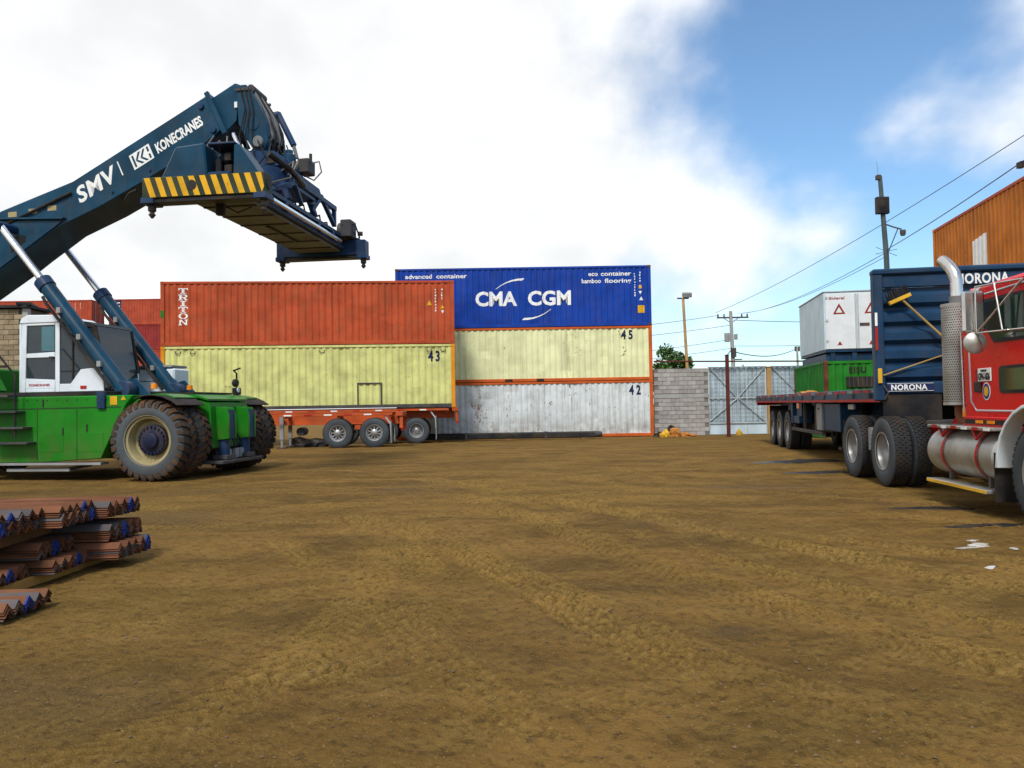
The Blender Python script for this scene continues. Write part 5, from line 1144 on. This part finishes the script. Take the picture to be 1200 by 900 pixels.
# push broom hung on the headboard
bx, by, _ = lane(5.45, 14.3)
br = thing('push_broom', 'push broom with wooden handle leaning upside down on the blue headboard', 'broom', (bx, by, 0), TA)
MB().cyl((-1.06, -.13, 3.17), (.12, -.10, 1.95), .02, n=8).build('handle', 'handle', br)
q = Matrix.Rotation(R(-23), 3, 'Y')
MB().box(-1.27, -.89, -.17, -.09, 3.13, 3.20, rot=q).build('head', 'ragye', br, bevel=.01); bb = MB()
for k in range(16):
    for j in range(3):
        p = Vector((-.165+k*.022, -.03+j*.025, .035)); e = p+Vector((random.uniform(-.02, .02), random.uniform(-.02, .02), .15)); c_ = Vector((-1.08, -.13, 3.165)); bb.cyl(q @ p+c_, q @ e+c_, .012, .008, 4)
bb.build('bristles', 'black', br, smooth=0)['kind'] = 'stuff'

# ---------------------------------------------------------------- red truck (origin under the front axle, x across, y to the rear)
TKA = TA+R(3.2)
x_, y_, _ = lane(5.47, 9.42)
tk = thing('truck_tractor', 'red conventional tractor truck with perforated chrome exhaust stack', 'truck', (x_, y_, 0), TKA)
for y, duals in ((0, False), (4.62, True), (6.20, True)):
    MB().cyl((-1.0, y, .57), (1.0, y, .57), .09, n=12).build('axle', 'dgrey', tk)
    for x in ((-1.12, -.78, .78, 1.12) if duals else (-1.08, 1.08)): road_wheel(tk, x, y, -1 if x < 0 else 1, RIM_DISH if duals else RIM_FRONT, 'x', .575, 1.04)
for s in (-1, 1): MB().box(s*.43-.04, s*.43+.04, -1.7, 6.9, .72, 1.0).build('frame_rail', 'redp', tk, bevel=.01)
for y in (-1.2, 2.9, 4.0, 5.35, 6.6): MB().box(-.39, .39, y-.05, y+.05, .76, .96).build('crossmember', 'redp', tk)
MB().prism([(-.45, 1.0), (.45, 1.0), (.42, 1.08), (-.42, 1.08)], 4.75, 5.95).build('fifth_wheel', 'dgrey', tk, bevel=.01)
for s in (-1, 1):
    MB().box(s*.85-.32, s*.85+.32, 6.95, 6.97, .2, 1.05).build('mudflap', 'black', tk)
    MB().box(s*1.18-.03, s*1.18+.03, 5.25, 5.42, .55, .95).build('tyre_spat', 'mgrey', tk)
# cab
CH = 1.02
side = [(2.14, 1.02), (2.18, 2.68), (2.12, 2.84), (1.96, 2.92), (.55, 2.92), (.28, 2.88), (-.22, 2.20), (-.30, 1.95), (-.30, 1.02)]
cabm = MB().prism(side, -CH, CH, 'x').build('cab_shell', 'red', tk, bevel=.05)
win = [(.22, 2.70), (1.58, 2.72), (1.62, 2.66), (1.62, 2.36), (1.46, 2.34), (1.26, 2.14), (-.08, 2.12), (-.06, 2.22)]
for s in (-1, 1):
    MB().prism([(a*1.0, b_) for a, b_ in win], s*(CH+.002), s*(CH+.014), 'x').build('window_seal', 'black', tk)
    pane = [(.30, 2.66), (1.54, 2.675), (1.575, 2.63), (1.575, 2.40), (1.44, 2.38), (1.24, 2.18), (-.02, 2.16), (.0, 2.24)]
    MB().prism(pane, s*(CH+.015), s*(CH+.020), 'x').build('side_window', 'glassg', tk)
    MB().prism([(.3, 1.50), (.3, 1.84), (1.12, 1.84), (1.16, 1.80), (1.16, 1.54), (1.12, 1.50)], s*(CH+.002), s*(CH+.016), 'x').build('peep_window_seal', 'black', tk); MB().prism([(.34, 1.54), (.34, 1.80), (1.09, 1.80), (1.12, 1.77), (1.12, 1.56), (1.09, 1.54)], s*(CH+.017), s*(CH+.021), 'x').build('peep_window', 'glassg', tk)
    # door outline
    pts = [(s*(CH+.004), y, z) for y, z in ((-.15, 1.28), (1.78, 1.28), (1.92, 1.40), (1.96, 2.62), (1.88, 2.78), (.35, 2.80))]
    MB().tube(pts, .012, 6).build('door_seal', 'frame', tk); MB().tube([(s*(CH+.05), 2.04, 1.26), (s*(CH+.06), 2.04, 2.35)], .014, 8).build('grab_handle', 'chrome', tk); MB().box(s*(CH+.025)-.02, s*(CH+.025)+.02, 1.62, 1.76, 1.52, 1.66).build('door_handle', 'black', tk, bevel=.008)
    MB().box(min(s*CH, s*(CH+.04)), max(s*CH, s*(CH+.04)), -.2, 2.08, 1.03, 1.20).build('cab_skirt', 'red', tk, bevel=.01); MB().box(s*(CH+.05)-.008, s*(CH+.05)+.008, .1, 2.02, 1.105, 1.165).build('lamp_strip', 'black', tk)
    for y in (.4, .85, 1.3, 1.6): MB().box(s*(CH+.06)-.008, s*(CH+.06)+.008, y-.09, y+.09, 1.115, 1.155).build('marker_lamp', 'amber', tk)
    MB().box(s*(CH-.05)-.03, s*(CH-.05)+.03, 2.16, 2.26, 1.18, 1.32).build('turn_lamp', 'amber', tk, bevel=.01)
    # mirror on its bracket
    mxs = s*1.27
    mi = MB().box(mxs-.135, mxs+.135, 1.22, 1.30, 2.27, 2.80).build('mirror', 'chrome', tk, bevel=.03); MB().lathe([(.001, -.05), (.09, -.04), (.14, .0), (.14, .02), (.001, .03)], 20, 'y', (mxs, 1.22, 2.14)).build('convex_mirror', 'alu', tk)
    for p in ([(mxs, 1.18, 2.26), (mxs, 1.18, 2.84)], [(mxs, 1.18, 2.84), (s*1.02, .55, 2.84)], [(mxs, 1.18, 2.26), (s*1.04, .2, 2.24)], [(mxs, 1.18, 2.26), (s*1.03, .55, 2.84)], [(s*1.2, .70, 2.255), (s*1.2, .86, 2.84)], [(mxs, 1.18, 2.84), (mxs, 1.24, 2.05)]): MB().tube(p, .012, 8).build('mirror_bracket', 'chrome', tk)
    MB().cyl((s*.99, 1.55, 2.82), (s*.99, 1.75, 2.83), .09, .07, 16).build('air_cleaner_cap', 'chrome', tk, bevel=.01)
plate = MB().box(-CH-.016, -CH-.004, 1.36, 1.70, 1.66, 1.83).build('number_plate', 'white', tk, bevel=.004); fp = lambda a, b_: (-CH-.017, 1.68-a, 1.68+b_)
vs, fs = fitted('GPN-1626', .30, .085, .03); decal('plate_number', vs, fs, 'black', plate, fp, nrm=(-1, 0, 0))
vs, fs = fitted('ECUADOR', .15, .028, .02); decal('plate_heading', vs, fs, 'black', plate, lambda a, b_: (-CH-.017, 1.61-a, 1.785+b_), nrm=(-1, 0, 0))
MB().box(-CH-.012, -CH-.003, 1.72, 1.77, 1.66, 1.82).build('sticker', 'stencilred', tk)
for r0, mt, e in ((.115, 'white', 0), (.10, 'bluep', .003), (.065, 'ragye', .006)):
    n = 24; vs = [(r0*.85*math.cos(2*math.pi*k/n), r0*math.sin(2*math.pi*k/n)) for k in range(n)]; decal('door_emblem', vs, [tuple(range(n))], mt, tk, lambda a, b_, e=e: (-CH-.004-e, 1.50+a, 1.53+b_), nrm=(-1, 0, 0))
MB().prism([(-.175, 2.272), (.235, 2.830), (.222, 2.840), (-.188, 2.282)], -.9, .9, 'x').build('windscreen', 'glassg', tk)
MB().box(-.36, .36, 2.165, 2.185, 2.15, 2.6).build('rear_window', 'glassg', tk)
for x in (-.85, -.42, 0, .42, .85): MB().lathe([(.001, .09), (.05, .08), (.09, 0), (.09, -.03)], 12, 'z', (x, .58, 2.945)).build('roof_marker', 'amber', tk)
MB().prism([(.5, 2.945), (-.12, 2.80), (-.12, 2.77), (.5, 2.925)], -.98, .98, 'x').build('sun_visor', 'hblue', tk)
# bonnet, grille, fenders, bumper
MB().prism([(-.31, 1.05), (-.31, 2.02), (-1.55, 1.86), (-1.72, 1.75), (-1.72, .85)], -.62, .62, 'x').build('bonnet', 'red', tk, bevel=.05)
MB().box(-.52, .52, -1.78, -1.721, .9, 1.74).build('grille_frame', 'chrome', tk, bevel=.02)
for k in range(8): MB().box(-.46+k*.12, -.42+k*.12, -1.80, -1.781, .95, 1.7).build('grille_bar', 'chrome', tk)
MB().prism([(-1.85, .45), (-1.85, .80), (-2.0, .80), (-2.05, .48)], -1.22, 1.22, 'x').build('front_bumper', 'chrome', tk, bevel=.02)
for s in (-1, 1):
    arc = [(.80*math.cos(R(a)), .60+.74*math.sin(R(a))) for a in range(0, 181, 15)]; outer_ = [(y*1.05, .60+(z-.60)*1.055) for y, z in arc]
    MB().prism(arc+outer_[::-1], s*1.27, s*.60, 'x').build('fender', 'boxwhite', tk, bevel=.008)
    MB().prism([(-.84, .6), (-1.5, .75), (-1.72, 1.1), (-1.6, 1.36), (-.3, 1.36)], s*1.05, s*.62, 'x').build('fender_nose', 'boxwhite', tk, bevel=.03); MB().cyl((s*.88, -1.7, 1.08), (s*.88, -1.80, 1.08), .13, n=20).build('headlamp', 'chrome', tk)
    MB().box(min(s*1.25, s*.75), max(s*1.25, s*.75), .88, .90, .18, .78).build('mudflap', 'black', tk)
    # tank, straps, steps
    MB().cyl((s*.90, .98, .70), (s*.90, 2.90, .70), .33, n=36).build('fuel_tank', 'alu', tk, bevel=.035)
    for y in (1.38, 2.36):
        ar = [(s*.90+.345*math.cos(a), y, .70+.345*math.sin(a)) for a in [R(k) for k in (range(60, 300, 12) if s < 0 else range(-120, 120, 12))]]
        st = MB()
        for p, q2 in zip(ar[:-1], ar[1:]): st.add([(p[0], y-.03, p[2]), (p[0], y+.03, p[2]), (q2[0], y+.03, q2[2]), (q2[0], y-.03, q2[2])], [(0, 1, 2, 3)])
        st.build('tank_strap', 'redp', tk, fixn=False); MB().tube([(s*1.22, y-.0, .92), (s*1.20, y-.16, 1.05)], .02, 6).build('strap_bolt', 'redp', tk); MB().tube([(s*1.22, y-.0, .92), (s*1.20, y+.16, 1.05)], .02, 6).build('strap_bolt', 'redp', tk)
    tp = MB().box(min(s*1.24, s*.62), max(s*1.24, s*.62), .92, 2.82, 1.035, 1.075).build('tank_step', 'alu', tk, bevel=.008)
    for k in range(6): MB().box(s*1.245-.003, s*1.245+.003, 1.0+k*.3, 1.15+k*.3, 1.035, 1.075).build('reflective_tape', 'redp' if k % 2 else 'white', tp)
    MB().box(min(s*1.30, s*1.08), max(s*1.30, s*1.08), 1.0, 2.75, .26, .31).build('lower_step', 'alu', tk, bevel=.008); MB().box(s*1.302-.004, s*1.302+.004, 1.02, 2.73, .265, .305).build('step_edge', 'ragye', tk)
    for y in (1.3, 2.4): MB().box(s*1.1-.02, s*1.1+.02, y-.03, y+.03, .3, .55).build('step_hanger', 'dgrey', tk)
# exhaust stack behind the cab, near side
ex, ey = -.82, 2.72
st = MB().cyl((ex, ey, 1.40), (ex, ey, 2.78), .190, n=32).build('exhaust_muffler', 'dgrey', tk)
sh = MB(); n, rws = 44, 40; r0 = .208                     # perforated shield: lattice of webs round the muffler
for j in range(rws):
    z = 1.38+j*(1.42/rws); hh = 1.42/rws
    for k in range(n):
        a0 = 2*math.pi*(k+.5*(j % 2))/n; w = 2*math.pi/n; vs = []
        for a in (a0, a0+w):
            for zq in (z, z+hh): vs.append((ex+r0*math.cos(a), ey+r0*math.sin(a), zq))
        for a in (a0+w*.24, a0+w*.76):
            for zq in (z+hh*.24, z+hh*.76): vs.append((ex+r0*math.cos(a), ey+r0*math.sin(a), zq))
        sh.add(vs, [(0, 1, 5, 4), (2, 6, 7, 3), (0, 4, 6, 2), (1, 3, 7, 5)])
o = sh.build('exhaust_shield', 'alu', tk, smooth=0, fixn=False)
for z in (1.37, 2.79): MB().lathe([(.19, -.02), (.214, -.02), (.214, .02), (.10, .03)], 32, 'z', (ex, ey, z)).build('shield_band', 'alu', tk)
MB().tube([(ex, ey, 2.78), (ex, ey, 2.92)], .10, 20).build('stack_clamp', 'belly', tk)
MB().tube([(ex, ey, 2.9), (ex, ey, 3.15), (ex-.01, ey+.03, 3.26), (ex-.03, ey+.10, 3.36), (ex-.06, ey+.2, 3.45), (ex-.08, ey+.26, 3.49)], .085, 20).build('stack_pipe', 'chrome', tk)
MB().tube([(ex, ey, 1.40), (ex, ey, 1.22), (ex+.01, ey-.06, 1.12), (ex+.04, ey-.2, 1.08), (ex+.08, ey-.5, 1.10)], .075, 18).build('stack_elbow', 'rustbar', tk)
MB().box(ex+.18, ex+.5, ey-.05, ey+.05, 1.0, 3.0).build('stack_bracket', 'dgrey', tk); MB().box(ex-.02, .5, ey-.02, ey+.02, 2.86, 2.90).build('stack_stay', 'dgrey', tk)
MB().prism([(2.2, .98), (3.9, .98), (3.6, 1.18), (2.2, 1.22)], -.5, .5, 'x').build('deck_plate', 'redp', tk, bevel=.01)
MB().box(-.6, .6, 2.25, 2.36, 1.2, 2.2).build('air_line_rack', 'black', tk, bevel=.02)
for k, mt in enumerate(('redp', 'bluep', 'black')): MB().tube([(-.2+.2*k, 2.2, 1.9), (-.25+.22*k, 2.9, 1.45), (-.2+.15*k, 3.8, 1.35), (-.15+.15*k, 4.8, 1.6)], .02, 6).build('air_hose', mt, tk)

# ---------------------------------------------------------------- pile of rusty steel angles on timbers
PY = R(4)
AB = MB(); lg, th, LB = .075, .007, 6.0; s2 = math.sqrt(.5)
pr = [(0, 0), (-lg*s2, -lg*s2), (-lg*s2+th*s2, -lg*s2-th*s2), (0, -th*2*s2), (lg*s2-th*s2, -lg*s2-th*s2), (lg*s2, -lg*s2)]
AB.add([(x, y, z) for x in (-LB, 0) for y, z in pr], [(0, 6, 7, 1), (1, 7, 8, 2), (2, 8, 9, 3), (3, 9, 10, 4), (4, 10, 11, 5), (5, 11, 6, 0), (0, 1, 2, 3), (0, 3, 4, 5), (9, 8, 7, 6), (11, 10, 9, 6)])
ABM = AB.mesh('angle_bar', smooth=0); ABM.materials.append(M['rustbar']); ABE = MB()
ABE.add([(x, y*1.01, z*1.01+.0005) for x in (-.012, .003) for y, z in pr], [(0, 6, 7, 1), (1, 7, 8, 2), (2, 8, 9, 3), (3, 9, 10, 4), (4, 10, 11, 5), (5, 11, 6, 0), (0, 1, 2, 3), (0, 3, 4, 5), (9, 8, 7, 6), (11, 10, 9, 6)])
ABEM = ABE.mesh('blue_end', smooth=0); ABEM.materials.append(M['bluep'])
M['greybar'] = paint('grey_mill_steel', (0.085, 0.072, 0.072), 0.6, 0.3, rust=0.45, bump=0.2)
ABG = ABM.copy(); ABG.materials.clear(); ABG.materials.append(M['greybar'])
def bundle(label, ex_, y0, z0, cols, nest, bluecol, mix=.4, skew=0.0):
    b_ = thing('angle_bundle', label, 'steel angles', (ex_, y0, z0), PY, 'bundles of rusty steel angles')
    for cI in range(cols):
        for k in range(nest):
            me_ = ABG if random.random() < mix*.45 else ABM
            o = link('angle_bar', me_, None, b_, (skew*cI+random.uniform(-.008, .008), cI*.109+random.uniform(-.004, .004)+.055, .062+k*.0195+random.uniform(0, .003)), (random.uniform(-.012, .012), 0, random.uniform(-.002, .002)))
            if cI == bluecol: link('blue_end', ABEM, None, o)
    return b_
pl = [('loose bundle on the ground nearest the open dirt, below the rest', -3.47, 5.28, .03, 5, 4, 2, .5, .01),
      ('bundle on the bottom timber beside the yellow plank, left of its neighbours', -4.0, 6.02, .09, 4, 4, 1, .3, .0),
      ('bundle on the bottom timber under the brown beam, third of its row', -3.86, 6.50, .09, 5, 4, 3, .4, .01),
      ('bundle jutting furthest out on the bottom timber, lowest of its pair', -3.62, 7.10, .09, 5, 6, 4, .6, .02),
      ('bundle resting on the jutting lower bundle', -3.72, 7.12, .255, 5, 6, 2, .5, .02),
      ('bundle directly under the brown timber beam', -3.98, 6.48, .215, 5, 5, 2, .4, .01),
      ('bundle on the brown timber beam at its open side', -4.02, 5.94, .465, 6, 4, 1, .3, .01),
      ('bundle on the brown timber beam in the middle of the pile', -3.84, 6.58, .465, 5, 4, 4, .5, .01),
      ('topmost bundle at the open side of the pile', -4.05, 5.95, .553, 6, 3, 2, .5, .02),
      ('topmost bundle in the middle of the pile', -3.86, 6.585, .553, 5, 3, 3, .1, .01),
      ('topmost bundle at the machine side of the pile', -3.74, 7.13, .465, 5, 6, 3, .2, .02)]
for lb, *a in pl: bundle('rusty steel angle '+lb, *a)
def beam(label, x, ya, yb, z0, h, w, mat, rz):
    o = MB().box(-w/2, w/2, 0, yb-ya, 0, h).build('timber_beam', mat, bevel=.008); o.location = (x, ya, z0); o.rotation_euler = (0, 0, rz); tag(o, label, 'timber', 'timbers under the steel angles')
bundle('rusty steel angle bundle behind the open side, filling between timber and ground rows', -4.3, 6.0, .215, 4, 6, 9, .3, .0)
beam('brown timber beam lying across the middle of the steel angle pile', -4.22, 5.7, 7.75, .355, .11, .18, 'timber', PY)
beam('yellow timber under the pile of steel angles at their cut ends', -4.15, 5.62, 7.9, .005, .085, .14, 'timbery', R(-4))
beam('timber under the far part of the steel angle pile', -8.2, 5.4, 8.0, .005, .085, .14, 'timber', PY)
beam('short timber under the loose ground bundle', -4.0, 5.15, 5.6, .0, .03, .12, 'timber', PY)
beam('brown timber beam across the hidden part of the pile', -8.0, 5.7, 7.75, .355, .11, .18, 'timber', PY)
beam('short timber under the far part of the loose ground bundle', -8.0, 5.15, 5.6, .0, .03, .12, 'timber', PY)
